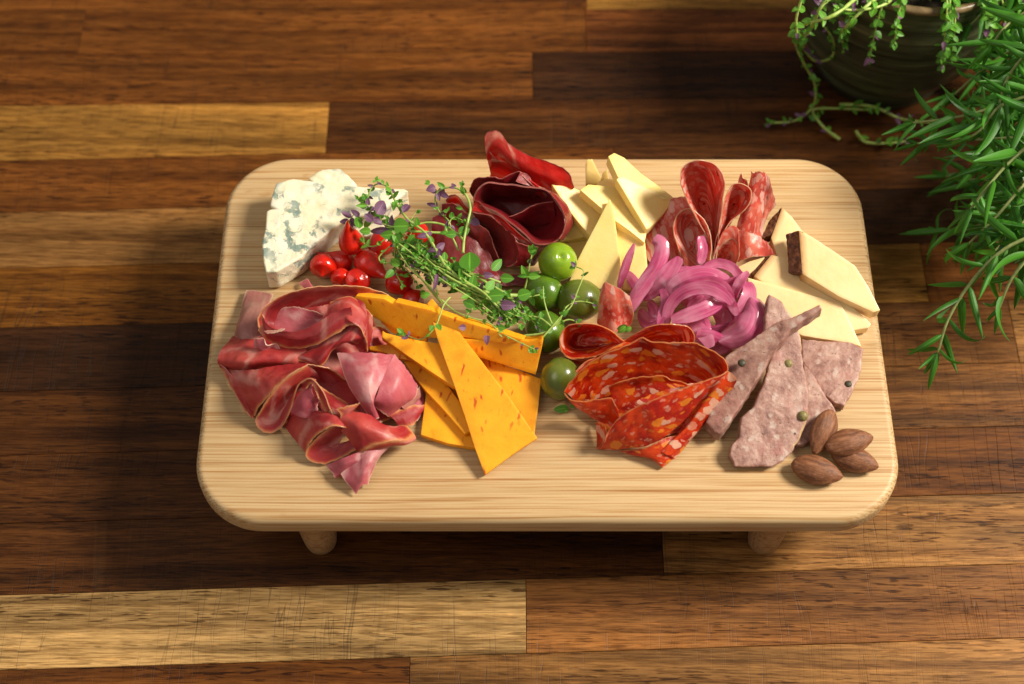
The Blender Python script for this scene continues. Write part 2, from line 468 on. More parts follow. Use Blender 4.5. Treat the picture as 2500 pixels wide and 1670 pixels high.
def mk_blue():
    m = Mat('blue_cheese'); v = m.obj()
    w = m.vadd(v, m.n('VectorMath', {0: m.noise(v, 130, 4, 0.6, 0, 1), 1: (0.012, 0.012, 0.012)}, operation='MULTIPLY').outputs[0])
    cream = m.mix(m.ramp(m.noise(v, 80, 4, 0.5), [(0.35, 0.0), (0.65, 1.0)]), (0.84, 0.76, 0.52), (0.90, 0.85, 0.68))
    a = m.noise(w, 85, 5, 0.62)
    vein = m.ramp(a, [(0.53, 0.0), (0.575, 0.85), (0.68, 1.0)])
    reg = m.math('MULTIPLY', m.ramp(m.attr('rim'), [(0.32, 0.0), (0.52, 1.0)]), m.ramp(m.noise(m.mapping(v, loc=(0.3, 0.1, 0)), 55, 2, 0.5), [(0.36, 0.15), (0.50, 1.0)]))
    vv = m.math('MULTIPLY', vein, reg)
    bc = m.mix(m.noise(v, 420, 3, 0.6), (0.05, 0.13, 0.12), (0.26, 0.38, 0.33))
    c = m.mix(m.math('MULTIPLY', vv, 0.95), cream, bc)
    soft = m.math('MULTIPLY', m.ramp(m.noise(v, 150, 5, 0.65), [(0.45, 0.0), (0.75, 0.55)]), reg)
    c = m.mix(soft, c, (0.62, 0.64, 0.52))
    # rind tint at the outside edge
    c = m.mix(m.ramp(m.attr('rim'), [(0.0, 0.85), (0.30, 0.0)]), c, (0.82, 0.62, 0.30))
    h = m.math('SUBTRACT', m.math('MULTIPLY', m.noise(w, 200, 5, 0.62), m.math('ADD', m.math('MULTIPLY', reg, 0.85), 0.15)), m.math('MULTIPLY', vv, 0.35))
    return m.done(c, m.ramp(a, [(0.3, 0.30), (0.7, 0.55)]), m.bump(h, 0.8, 0.0010), sss=0.4, rad=(1, 0.75, 0.4), sscale=0.003, spec=0.45)
M['blue'] = mk_blue()

def mk_ham(name, a, b, c3, fatc, rimc, rimw=1.3, veins=0.5, translucency=0.22, rough=0.33, vs=42, seed=0.0, edge=0.8, coat=0.15):
    m = Mat(name); f = m.attr('flat', True); v = m.obj()
    f = m.mapping(f, loc=(seed, seed, seed))
    t = m.noise(f, 26, 4, 0.55)
    c = m.ramp(t, [(0.28, a), (0.5, b), (0.72, c3)])
    st = m.noise(m.mapping(f, (25, 230, 100), (0, 0, R(14))), 1.0, 4, 0.6)
    c = m.mix(m.ramp(st, [(0.52, 0.0), (0.88, 0.22)]), c, fatc)
    # thin white seams of fat
    w = m.vadd(f, m.n('VectorMath', {0: m.noise(f, 40, 3, 0.5, 0, 1), 1: (0.02, 0.02, 0.0)}, operation='MULTIPLY').outputs[0])
    e = m.math('MULTIPLY', m.math('ABSOLUTE', m.math('SUBTRACT', m.noise(w, vs*0.55, 1.5, 0.5), 0.5)), 0.9)
    brk = m.ramp(m.noise(f, 70, 3, 0.6), [(0.36, 0.0), (0.54, 1.0)])
    seam = m.math('MULTIPLY', m.ramp(e, [(0.0, 1.0), (0.016, 0.8), (0.035, 0.12), (0.07, 0.0)]), brk)
    c = m.mix(m.math('MULTIPLY', seam, veins), c, fatc)
    # outer rim of fat
    r = m.math('ADD', m.attr('rim'), m.math('MULTIPLY', m.math('SUBTRACT', m.noise(v, 190, 3, 0.6), 0.5), -1.6))
    rr = m.math('DIVIDE', r, rimw*2.5)
    c = m.mix(m.ramp(rr, [(0.0, 0.95), (0.25, 0.75), (0.55, 0.20), (0.95, 0.0)]), c, rimc)
    c = m.mix(m.ramp(m.math('MULTIPLY', m.attr('rim'), 1.0), [(0.10, edge), (0.32, 0.0)]), c, m.mix(0.5, rimc, (0.80, 0.60, 0.42)))
    h = m.math('ADD', m.noise(f, 420, 6, 0.72), m.math('MULTIPLY', st, 0.6))
    return m.done(c, m.ramp(m.noise(f, 60, 3, 0.6), [(0.3, rough-0.05), (0.7, rough+0.22)]), m.bump(h, 0.5, 0.0007), sss=0.10, rad=(1, 0.25, 0.12), sscale=0.0015, trans=translucency, spec=0.6, coat=coat, coat_r=0.25)
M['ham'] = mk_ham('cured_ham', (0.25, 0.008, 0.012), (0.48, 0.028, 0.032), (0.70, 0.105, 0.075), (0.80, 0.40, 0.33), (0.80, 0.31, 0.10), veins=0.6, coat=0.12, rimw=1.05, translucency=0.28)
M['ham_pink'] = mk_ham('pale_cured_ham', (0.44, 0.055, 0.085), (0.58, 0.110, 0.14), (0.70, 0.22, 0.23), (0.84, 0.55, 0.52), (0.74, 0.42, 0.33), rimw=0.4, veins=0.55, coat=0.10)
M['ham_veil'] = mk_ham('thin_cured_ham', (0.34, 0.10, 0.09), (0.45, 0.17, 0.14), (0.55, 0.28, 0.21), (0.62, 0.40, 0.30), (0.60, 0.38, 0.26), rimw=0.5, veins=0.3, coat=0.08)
M['beef'] = mk_ham('air_dried_beef', (0.11, 0.004, 0.006), (0.21, 0.008, 0.012), (0.32, 0.020, 0.024), (0.40, 0.13, 0.11), (0.34, 0.035, 0.035), rimw=0.6, veins=0.12, translucency=0.14, rough=0.30, edge=0.25)
M['beef_red'] = mk_ham('bright_air_dried_beef', (0.62, 0.012, 0.006), (0.80, 0.022, 0.012), (0.88, 0.05, 0.03), (0.88, 0.45, 0.33), (0.26, 0.012, 0.018), rimw=0.5, veins=1.0, translucency=0.55, edge=0.3, rough=0.33, vs=55)

def mk_salami(name, meat1, meat2, fat1, fat2, rimc, scale, thr, pepper=0.0, translucency=0.2, stretch=(1, 1, 1), wet=0.15, warp=0.005):
    m = Mat(name); f = m.attr('flat', True); v = m.obj()
    w = m.vadd(f, m.n('VectorMath', {0: m.noise(f, 130, 3, 0.6, 0, 1), 1: (warp, warp, 0.0)}, operation='MULTIPLY').outputs[0])
    w = m.mapping(w, stretch)
    def chips(sc, lo, hi, cut):
        d = m.voro(w, sc, 'F1'); col = m.voro(w, sc, 'F1', out='Color'); k = m.n('SeparateColor', {0: col})
        size = m.math('MULTIPLY', k.outputs[0], 0.22)
        on = m.ramp(k.outputs[1], [(cut-0.12, 0.0), (cut-0.09, 1.0)])
        e = m.math('SUBTRACT', m.math('ADD', size, lo), d)
        return m.math('MULTIPLY', m.ramp(e, [(0.0, 0.0), (hi, 1.0)]), on), k.outputs[2]
    c1, r1 = chips(scale, thr, 0.035, 0.35)
    c2, r2 = chips(scale*2.4, thr, 0.10, 0.40)
    meat = m.ramp(m.noise(f, 55, 6, 0.68), [(0.30, tuple(x*0.55 for x in meat1)), (0.44, meat1), (0.56, meat2), (0.70, meat1)])
    fatc = m.mix(m.ramp(r1, [(0.60, 0.0), (0.68, 1.0)]), fat1, fat2)
    c = m.mix(m.math('MULTIPLY', c2, 0.6), meat, m.mix(0.35, fatc, meat2))
    c = m.mix(m.math('MULTIPLY', c1, 0.82), c, fatc)
    if pepper:
        d = m.voro(m.mapping(f, loc=(1, 2, 3)), 150, 'F1'); k = m.n('SeparateColor', {0: m.voro(m.mapping(f, loc=(1, 2, 3)), 150, 'F1', out='Color')}).outputs[0]
        pp = m.math('MULTIPLY', m.ramp(d, [(0.16, 1.0), (0.22, 0.0)]), m.ramp(k, [(0.86, 0.0), (0.88, 1.0)]))
        c = m.mix(m.math('MULTIPLY', pp, 0.9*pepper), c, (0.03, 0.025, 0.02))
    r = m.math('ADD', m.attr('rim'), m.math('MULTIPLY', m.math('SUBTRACT', m.noise(v, 300, 3, 0.6), 0.5), -0.9))
    c = m.mix(m.ramp(r, [(0.15, 0.9), (0.75, 0.0)]), c, rimc)
    h = m.math('ADD', m.noise(f, 420, 6, 0.7), m.math('MULTIPLY', c1, 0.45))
    return m.done(c, m.ramp(c1, [(0.0, 0.30), (1.0, 0.42)]), m.bump(h, 0.38, 0.0006), sss=0.25, rad=(1, 0.3, 0.12), sscale=0.0022, trans=translucency, spec=0.55, coat=wet, coat_r=0.18)
M['chorizo'] = mk_salami('chorizo_slice', (0.50, 0.016, 0.005), (0.78, 0.075, 0.007), (0.86, 0.52, 0.36), (0.90, 0.30, 0.022), (0.74, 0.28, 0.10), 135, 0.27, translucency=0.36, stretch=(0.75, 1.2, 1), wet=0.3, warp=0.006)
M['salami'] = mk_salami('salami_slice', (0.70, 0.10, 0.065), (0.80, 0.22, 0.14), (0.86, 0.55, 0.46), (0.80, 0.42, 0.32), (0.74, 0.46, 0.28), 210, 0.38, pepper=1.0, translucency=0.34, stretch=(1, 0.6, 1))

def mk_pate():
    m = Mat('coarse_pate'); v = m.obj()
    t = m.noise(v, 110, 6, 0.68)
    c = m.ramp(t, [(0.30, (0.14, 0.058, 0.045)), (0.43, (0.29, 0.140, 0.108)), (0.56, (0.40, 0.225, 0.175)), (0.74, (0.52, 0.37, 0.30))])
    pk = m.ramp(m.noise(m.mapping(v, loc=(2, 5, 1)), 75, 3, 0.6), [(0.56, 0.0), (0.68, 0.55)])
    c = m.mix(pk, c, (0.38, 0.145, 0.12))
    fat = m.ramp(m.voro(m.vadd(v, m.n('VectorMath', {0: m.noise(v, 170, 3, 0.6, 0, 1), 1: (0.008, 0.008, 0.008)}, operation='MULTIPLY').outputs[0]), 120), [(0.14, 1.0), (0.30, 0.0)])
    c = m.mix(m.math('MULTIPLY', fat, 0.75), c, (0.52, 0.40, 0.34))
    dk = m.ramp(m.noise(v, 520, 2, 0.5), [(0.66, 0.0), (0.74, 0.75)])
    c = m.mix(dk, c, (0.13, 0.06, 0.04))
    rim = m.ramp(m.math('ADD', m.attr('rim'), m.math('MULTIPLY', m.noise(v, 200, 3, 0.6), -0.25)), [(0.0, 0.8), (0.16, 0.0)])
    c = m.mix(rim, c, (0.50, 0.33, 0.14))
    h = m.noise(v, 330, 7, 0.72)
    return m.done(c, 0.36, m.bump(m.math('SUBTRACT', h, m.math('MULTIPLY', dk, 0.35)), 0.6, 0.0009), sss=0.25, rad=(1, 0.45, 0.3), sscale=0.002, spec=0.45)
M['pate'] = mk_pate()

def mk_almond():
    m = Mat('almond_skin'); v = m.obj()
    w = m.vadd(v, m.n('VectorMath', {0: m.noise(v, 90, 3, 0.5, 0, 1), 1: (0.0, 0.003, 0.003)}, operation='MULTIPLY').outputs[0])
    s = m.noise(m.mapping(w, (45, 560, 560)), 1.0, 4, 0.6)
    c = m.ramp(s, [(0.30, (0.075, 0.026, 0.011)), (0.5, (0.185, 0.068, 0.028)), (0.70, (0.31, 0.135, 0.062))])
    d = m.ramp(m.noise(v, 500, 4, 0.6), [(0.55, 0.0), (0.8, 0.35)])
    c = m.mix(d, c, (0.48, 0.27, 0.17))
    return m.done(c, 0.56, m.bump(s, 0.75, 0.0008), spec=0.35)
M['almond'] = mk_almond()
def mk_olive(name, a, b, sp=(0.35, 0.42, 0.07)):
    m = Mat(name); v = m.obj()
    t = m.noise(v, 110, 4, 0.5)
    c = m.ramp(t, [(0.3, a), (0.7, b)])
    s = m.ramp(m.noise(v, 1100, 2, 0.5), [(0.66, 0.0), (0.76, 0.45)])
    c = m.mix(s, c, sp)
    c = m.mix(m.ramp(m.noise(v, 260, 4, 0.7), [(0.60, 0.0), (0.72, 0.35)]), c, (0.10, 0.09, 0.02))
    return m.done(c, 0.27, m.bump(m.noise(v, 500, 3, 0.5), 0.18, 0.0005), sss=0.25, rad=(0.5, 1, 0.1), sscale=0.004, spec=0.5, coat=0.4, coat_r=0.12)
M['olive_lime'] = mk_olive('lime_olive_skin', (0.17, 0.30, 0.010), (0.27, 0.42, 0.018))
M['olive'] = mk_olive('green_olive_skin', (0.055, 0.13, 0.006), (0.11, 0.21, 0.012), (0.17, 0.25, 0.03))
M['olive_dark'] = mk_olive('dark_olive_skin', (0.08, 0.11, 0.010), (0.14, 0.17, 0.022), (0.22, 0.22, 0.05))
def mk_pepper():
    m = Mat('pickled_pepper_skin'); v = m.obj()
    c = m.ramp(m.noise(v, 120, 3, 0.5), [(0.3, (0.52, 0.004, 0.003)), (0.7, (0.74, 0.022, 0.006))])
    return m.done(c, 0.20, m.bump(m.noise(v, 220, 4, 0.6), 0.5, 0.0012), sss=0.3, rad=(1, 0.12, 0.04), sscale=0.004, spec=0.5, coat=0.45, coat_r=0.08)
M['pepper'] = mk_pepper()
def mk_onion():
    m = Mat('pickled_onion'); f = m.attr('flat', True)
    s = m.noise(m.mapping(f, (9, 420, 1)), 1.0, 3, 0.6)
    c = m.ramp(s, [(0.30, (0.46, 0.035, 0.15)), (0.48, (0.64, 0.11, 0.26)), (0.72, (0.80, 0.27, 0.42))])
    big = m.noise(f, 60, 3, 0.5)
    c = m.mix(m.ramp(big, [(0.42, 0.0), (0.72, 0.65)]), c, (0.88, 0.42, 0.56))
    e = m.attr('rim')
    c = m.mix(m.ramp(e, [(0.05, 0.65), (0.35, 0.0)]), c, (0.46, 0.05, 0.20))
    return m.done(c, 0.20, m.bump(s, 0.12, 0.0004), sss=0.35, rad=(1, 0.35, 0.6), sscale=0.003, trans=0.36, spec=0.55, coat=0.5, coat_r=0.08)
M['onion'] = mk_onion()
def mk_leaf(name, a, b, under, rough=0.38, trans=0.3, stripe=None):
    m = Mat(name)
    oi = m.n('ObjectInfo'); u = m.n('UVMap').outputs[0]
    v = m.obj()
    c = m.mix(oi.outputs['Random'], a, b)
    c = m.mix(m.ramp(m.noise(v, 400, 3, 0.5), [(0.35, 0.0), (0.7, 0.45)]), c, tuple(x*1.5 for x in b))
    sx = m.n('SeparateXYZ', {0: u}).outputs[0]
    mid = m.math('ABSOLUTE', m.math('SUBTRACT', sx, 0.5))
    c = m.mix(m.ramp(mid, [(0.0, 0.55 if stripe is None else 0.85), (0.07, 0.0)]), c, stripe or tuple(min(1, x*2.2) for x in b))
    bk = m.n('NewGeometry').outputs['Backfacing']
    c = m.mix(m.math('MULTIPLY', bk, 0.6), c, under)
    h = m.math('ADD', m.ramp(mid, [(0.0, 0.0), (0.1, 1.0)]), m.math('MULTIPLY', m.noise(v, 900, 3, 0.5), 0.5))
    return m.done(c, rough, m.bump(h, 0.3, 0.0004), trans=trans, spec=0.45)
M['leaf'] = mk_leaf('thyme_leaf', (0.050, 0.190, 0.015), (0.15, 0.37, 0.035), (0.20, 0.34, 0.12))
M['leaf_purple'] = mk_leaf('purple_thyme_leaf', (0.11, 0.045, 0.10), (0.20, 0.095, 0.17), (0.34, 0.22, 0.32))
M['leaf_rosemary'] = mk_leaf('rosemary_leaf', (0.014, 0.080, 0.006), (0.065, 0.24, 0.016), (0.15, 0.34, 0.09), rough=0.38, trans=0.28, stripe=(0.14, 0.42, 0.09))
def mk_plain(name, a, b, sc=300, rough=0.45, bumpd=0.0004, **k):
    m = Mat(name); v = m.obj(); t = m.noise(v, sc, 4, 0.6)
    return m.done(m.ramp(t, [(0.3, a), (0.7, b)]), rough, m.bump(t, 0.4, bumpd), **k)
M['stem'] = mk_plain('thyme_stem', (0.30, 0.46, 0.06), (0.55, 0.68, 0.20), rough=0.35, trans=0.2)
M['stem_rosemary'] = mk_plain('rosemary_stem', (0.15, 0.20, 0.05), (0.30, 0.34, 0.12), rough=0.55)
M['peppercorn'] = mk_plain('green_peppercorn', (0.10, 0.085, 0.02), (0.32, 0.26, 0.10), sc=900, rough=0.5)
M['peppercorn_dark'] = mk_plain('dark_peppercorn', (0.02, 0.018, 0.010), (0.08, 0.07, 0.035), sc=900, rough=0.5)
M['soil'] = mk_plain('potting_soil', (0.008, 0.006, 0.004), (0.035, 0.022, 0.012), sc=300, rough=0.9, bumpd=0.003)
def mk_pot():
    m = Mat('glazed_stoneware'); v = m.obj()
    s = m.noise(m.mapping(v, (7, 7, 170)), 1.0, 4, 0.6, 0.3)
    c = m.ramp(s, [(0.30, (0.016, 0.017, 0.009)), (0.5, (0.06, 0.068, 0.032)), (0.68, (0.14, 0.145, 0.07)), (0.8, (0.26, 0.21, 0.10))])
    c = m.mix(m.ramp(m.noise(v, 45, 3, 0.6), [(0.5, 0.0), (0.72, 0.5)]), c, (0.045, 0.06, 0.035))
    return m.done(c, 0.30, m.bump(s, 0.6, 0.002), spec=0.5)
M['pot'] = mk_pot()
def mk_potrim():
    m = Mat('glazed_rim'); v = m.obj(); s = m.noise(v, 90, 4, 0.6)
    return m.done(m.ramp(s, [(0.3, (0.09, 0.06, 0.025)), (0.7, (0.22, 0.15, 0.07))]), 0.3, m.bump(s, 0.3, 0.001), spec=0.5)
M['potrim'] = mk_potrim()
# ------------------------------------------------------------------ tabletop of oiled wood staves
table = empty('tabletop', (0, 0, 0), kind='structure')
XL, XR = -1.05, 1.15
def line(y0, slope=None):
    s = (y0+5550)/226700 if slope is None else slope
    a = unproj(0, y0, 0); b = unproj(2500, y0-s*2500, 0)
    k = (b.y-a.y)/(b.x-a.x)
    return (a.y+(XL-a.x)*k, a.y+(XR-a.x)*k)
def yat(l, x): return l[0]+(l[1]-l[0])*(x-XL)/(XR-XL)
B = [line(22, 0.0), line(132, 0.004), line(258, 0.011), line(392, 0.022), line(519), line(655), line(800), line(956), line(1112), line(1278), line(1453), line(1636)]
dlo = B[-1][0]-B[-2][0]
for k in range(6): B.append((B[-1][0]+dlo, B[-1][1]+dlo))
top_rows = []
for k in range(12):
    t = (top_rows[0] if top_rows else B[0]); top_rows.insert(0, (t[0]-dlo*1.0, t[1]-dlo*1.0))
nt = len(top_rows)
B = top_rows+B
W = {  # wood tones, linear
 'dark': (0.092, 0.031, 0.0065), 'black': (0.048, 0.017, 0.005), 'brown': (0.172, 0.057, 0.0095), 'red': (0.185, 0.058, 0.013), 'mid': (0.22, 0.088, 0.022),
 'orange': (0.22, 0.080, 0.010), 'gold': (0.35, 0.165, 0.032), 'tan': (0.41, 0.245, 0.090), 'light': (0.275, 0.128, 0.036)}
rows_spec = {  # row index from the top boundary -> list of (source-x where the stave ends, tone)
 -1: [(-600, 'mid'), (1430, 'brown'), (2100, 'gold'), (3300, 'brown')],
 0: [(200, 'brown'), (1430, 'brown'), (2600, 'red')],
 1: [(-400, 'mid'), (1300, 'brown'), (2300, 'black'), (3300, 'brown')],
 2: [(800, 'gold'), (2350, 'dark'), (3500, 'brown')],
 3: [(-500, 'dark'), (1500, 'brown'), (3200, 'dark')],
 4: [(700, 'light'), (2600, 'black')],
 5: [(900, 'orange'), (2260, 'gold'), (3600, 'brown')],
 6: [(-700, 'mid'), (1000, 'black'), (2480, 'mid'), (3600, 'light')],
 7: [(1100, 'dark'), (3000, 'mid')],
 8: [(-300, 'brown'), (1500, 'dark'), (2700, 'brown')],
 9: [(1617, 'dark'), (3400, 'light')],
 10: [(1284, 'tan'), (2900, 'mid')],
 11: [(998, 'brown'), (3000, 'light')],
}
def add_stave(la, lb, xa, xb, tone, jit):
    """la: far boundary, lb: near boundary"""
    g = 0.0001
    ct = [Vector((xa+g, yat(lb, xa)+g, 0)), Vector((xb-g, yat(lb, xb)+g, 0)), Vector((xb-g, yat(la, xb)-g, 0)), Vector((xa+g, yat(la, xa)-g, 0))]
    cx = (xa+xb)/2; cy = sum(c.y for c in ct)/4
    bm = bmesh.new()
    zt = 0.0 + rnd.uniform(-0.00006, 0.00006)
    ins = 0.0003
    def ring(d, z):
        r = []
        for k, c in enumerate(ct):
            sx = 1 if c.x < cx else -1; sy = 1 if k < 2 else -1
            r.append(bm.verts.new((c.x-cx+sx*d, c.y-cy+sy*d, z)))
        return r
    r0 = ring(0, -0.03); r1 = ring(0, zt-0.0003); r2 = ring(ins, zt)
    for a, b in ((r0, r1), (r1, r2)):
        for k in range(4): bm.faces.new((a[k], a[(k+1) % 4], b[(k+1) % 4], b[k]))
    bm.faces.new(r2); bm.faces.new(r0[::-1])
    me = bpy.data.meshes.new('stave'); bm.to_mesh(me); bm.free()
    o = link('stave', me, M['stave'], table, (cx, cy, 0))
    c = [max(0, v*(1+jit)) for v in tone]; o.color = (*c, 1)
    return o
for i in range(len(B)-1):
    la, lb = B[i], B[i+1]; k = i-nt
    ymid = (la[0]+la[1]+lb[0]+lb[1])/4
    if k in rows_spec:
        x = XL
        for sx, tn in rows_spec[k]:
            d = CAM.z/1.0
            # world x of that source column on this row
            yy = ymid; depth = (yy-CAM.y)*math.cos(PITCH)+CAM.z*math.sin(PITCH)
            xe = (sx-1250)/FPX*depth
            xe = min(xe, XR)
            if xe-x < 0.02: continue
            add_stave(la, lb, x, xe, W[tn], rnd.uniform(-0.05, 0.05)); x = xe
        if XR-x > 0.02: add_stave(la, lb, x, XR, W['brown'], 0)
    else:
        x = XL-rnd.uniform(0, 0.25)*0
        x = XL
        while x < XR-0.02:
            xe = min(XR, x+rnd.uniform(0.22, 0.6)); 
            if XR-xe < 0.08: xe = XR
            add_stave(la, lb, x, xe, W[rnd.choice(['dark', 'brown', 'mid', 'orange', 'gold', 'red', 'brown'])], rnd.uniform(-0.1, 0.1)); x = xe

# ------------------------------------------------------------------ bamboo serving board
board = empty('serving_board', (0.018, 0, 0), 'rectangular pale bamboo serving board with rounded corners standing on short round legs', 'serving board')
BT = 0.017
def board_mesh():
    bl = P(537, 391, 0); fl = P(478-12, 1268, 0); br = P(2103, 391, 0); fr = P(2192+16, 1268, 0)
    x0b, x1b = P(575, 391).x, P(2060, 391).x
    # plan: nearly a rectangle
    yb = P(1250, 382, 0).y; yf = P(1250, 1273, 0).y
    xl = (P(543, 530).x+P(479, 1120).x)/2; xr = (P(2104, 530).x+P(2205, 1120).x)/2
    print('board', xl, xr, yb, yf)
    Rr = 0.038
    def outline(ins):
        o = []; r = Rr-ins
        for cx, cy, a0 in ((xr-Rr, yb-Rr, 0), (xl+Rr, yb-Rr, 90), (xl+Rr, yf+Rr, 180), (xr-Rr, yf+Rr, 270)):
            for k in range(17):
                a = R(a0+k*90/16); o.append((cx+r*math.cos(a), cy+r*math.sin(a)))
        return o
    prof = []
    for k in range(8):
        a = R(90*k/7); prof.append((0.0045*(1-math.sin(a)), ZT-0.0045*(1-math.cos(a))))   # top rounding from inside out
    prof = [(0.0045*(1-math.sin(R(90*k/7))), ZT-0.0045*(1-math.cos(R(90*k/7)))) for k in range(8)]
    prof += [(0.0045*(1-math.cos(R(90*k/5))), ZT-BT+0.0045*(1-math.sin(R(90*k/5)))) for k in range(0, 6)]
    V = []; F = []
    rings = [outline(d) for d, z in prof]; n = len(rings[0])
    for rg, (d, z) in zip(rings, prof):
        for x, y in rg: V.append((x, y, z))
    for i in range(len(prof)-1):
        for k in range(n):
            F.append((i*n+k, (i+1)*n+k, (i+1)*n+(k+1) % n, i*n+(k+1) % n))
    F.append(tuple(range(n))); F.append(tuple((len(prof)-1)*n+k for k in range(n))[::-1])
    me = bpy.data.meshes.new('board_top'); me.from_pydata(V, [], F); me.update()
    finish('board_top', me, M['bamboo'], board, 40)
    return xl, xr, yb, yf
xl, xr, yb, yf = board_mesh()
leg_me = lathe_mesh('leg', [(0.0078, 0.0), (0.0088, 0.0010), (0.0094, 0.006), (0.0102, 0.018), (0.0108, 0.032), (0.0112, ZT-BT)], 40)
smooth(leg_me, 50)
lx = [unproj(773, 1320, 0.02).x, unproj(1878, 1320, 0.02).x]
for x in lx:
    for y in (yf+0.0165, yb-0.0165):
        link('leg', leg_me, M['bamboo_leg'], board, (x-0.018, y, 0))
# ------------------------------------------------------------------ food on the board
def add_rim(o, test, far=1.0):
    """vertex distance (0 = at the rind) as an attribute"""
    me = o.data; at = me.attributes.new('rim', 'FLOAT', 'POINT')
    w = world_loc(o)
    at.data.foreach_set('value', [test(w+v.co) for v in me.vertices])
def segdist(p, a, b):
    ab = b-a; t = max(0, min(1, (p-a).dot(ab)/max(ab.length_squared, 1e-12))); return (p-(a+ab*t)).length
def pathdist(p, path):
    return min(segdist(p, a, b) for a, b in zip(path[:-1], path[1:]))

# --- blue cheese
o = slab('blue_cheese_wedge', pts(VA, [(335,300,17),(520,248,19),(800,290,20),(1200,335,20),(1500,352,19),(1740,362,17),(1782,388,16),(1620,500,17),(1480,610,18),(1250,660,20),(1040,735,21),(940,800,21),(830,900,21),(720,990,21),(600,1110,20),(470,1190,18),(330,1270,17),(215,1275,16),(190,1120,17),(180,960,18),(212,790,18),(228,610,18),(262,590,18),(325,580,18),(268,545,18),(285,430,18)]), 17, M['blue'], bevel=1.8, amp=0.36, freq=140, maxlen=1.7, ang=60, vertical=0.9, segs=3, seed=5)
tag(o, 'large creamy blue cheese wedge with green veins in the back left corner of the board', 'blue cheese')
rp = pts(VA, [(190,1270,10),(180,960,10),(228,600,10),(285,430,10),(335,300,10),(520,248,12),(1200,335,12),(1782,388,10)])
add_rim(o, lambda p: min(1.0, pathdist(p, rp)*1000/16.0))
# hollow in the cut face
o2 = slab('blue_cheese_piece', pts(VA, [(680,245,9),(760,190,11),(830,148,12),(1035,143,12),(1110,205,12),(1165,260,11),(1225,335,9),(1100,420,8),(800,380,8)]), 10, M['blue'], bevel=0.9, amp=0.5, freq=190, maxlen=1.5, ang=60, vertical=0.8, seed=2)
tag(o2, 'small crumbly blue cheese piece sticking out behind the big wedge', 'blue cheese')
add_rim(o2, lambda p: 1.0)
o3 = slab('blue_cheese_piece', pts(VA, [(1120,640,9),(1300,560,10),(1500,590,10),(1590,690,9),(1540,760,8),(1440,850,7),(1300,880,7),(1120,820,8)]), 9, M['blue'], bevel=1.0, amp=0.5, freq=190, maxlen=1.5, ang=60, vertical=0.8, seed=8)
tag(o3, 'small cream coloured cheese piece under the purple thyme leaves', 'blue cheese')
add_rim(o3, lambda p: 0.35)

# --- orange chilli cheese
def cheddar(l, t, label, **k):
    o = slab('chilli_cheese_slice', pts(VD, l), t, M['cheddar'], bevel=0.3, amp=0.08, freq=150, maxlen=2.6, **k)
    return tag(o, label, 'cheese slice', 'orange chilli cheese slices')
cheddar([(560,640,4.2),(740,700,4.2),(1000,1000,4.2),(1090,1290,4.2),(1060,1295,4.2),(860,1262,4.2),(650,1195,4.2),(690,880,4.2)], 4, 'lowest orange cheese slice lying flat with its left corner by the ham')
cheddar([(905,520,8.5),(1090,600,8.5),(1250,645,8.5),(1430,712,8.5),(1572,770,8),(1548,980,6),(1518,1195,4.5),(1440,1140,4.5),(1200,1000,6),(1000,800,8)], 4, 'wide orange cheese slice at the right lying under the long pointed one')
cheddar([(520,632,8.4),(600,618,8.6),(760,690,8.6),(960,960,8.6),(1040,1160,8.4),(985,1188,8.2),(800,975,8.2),(690,862,8.2),(600,752,8.2)], 4, 'orange cheese slice with a crooked left edge second from the bottom')
cheddar([(255,520,14),(430,497,15),(560,560,14),(700,640,12),(590,626,12),(480,612,12),(380,568,13),(258,545,14)], 4, 'short orange cheese tip poking out beside the pink ham')
cheddar([(800,500,20),(980,470,28),(1290,472,28),(1490,480,28),(1580,458,28),(1582,500,26),(1530,738,9.5),(1300,665,11),(1090,603,12),(820,560,14)], 6, 'orange cheese slice leaning up at the right below the thyme')
cheddar([(340,330,16),(480,360,19),(700,420,20),(690,500,13),(560,470,13),(430,415,14)], 3.5, 'small shaded orange slice under the long back one', seed=4)
cheddar([(105,190,24),(155,130,31),(370,155,33),(437,192,33),(455,178,33),(700,235,33),(900,305,33),(1200,392,32),(1440,470,30),(1300,500,24),(980,448,21),(760,458,19),(600,443,18),(480,402,18),(300,302,19),(105,215,21)], 6, 'long orange cheese slice at the back with a notch in its upper edge')
cheddar([(380,415,20),(520,452,19),(640,475,19),(830,500,18.5),(960,640,17),(1000,830,15.5),(900,826,15),(720,708,16),(540,585,18),(352,450,20),(358,398,21.5)], 5, 'orange cheese slice with a blunt tip and a small round dimple')
cheddar([(700,188,29),(737,152,30),(825,255,28),(960,430,26),(1100,612,23),(1320,900,17),(1542,1220,9),(1345,1350,7),(1140,1503,5),(1060,1285,8),(985,1050,12),(900,800,18),(780,468,25)], 4.3, 'uppermost long pointed orange cheese slice lying diagonally across the others')

# --- pale hard cheese
def pale(l, t, label, mat='pale', **k):
    k.setdefault('vertical', 0.75); t *= 1.6
    o = slab('hard_cheese_slice', pts(VE, l), t, M[mat], bevel=0.45, amp=0.07, freq=150, maxlen=2.6, **k)
    return tag(o, label, 'cheese slice', 'pale hard cheese slices')
pale([(1375,365,22),(1402,342,26),(1415,352,27),(1432,340,27),(1525,535,16),(1480,585,14),(1375,590,14)], 4, 'narrow pale cheese tip at the back edge of the board')
pale([(1530,480,20),(1580,436,24),(1592,540,17),(1520,545,15)], 3, 'tiny pale cheese tip just right of the narrow one')
pale([(1480,590,18),(1550,535,20),(1672,535,20),(1760,640,18),(1600,700,14)], 4, 'pale cheese slice mostly hidden behind the blunt ended ones')
pale([(1150,1160,5),(1450,1070,8),(1520,1180,6),(1300,1430,4.5),(1200,1370,4.5)], 4, 'shaded pale cheese slice between the green olive and the tall triangle')
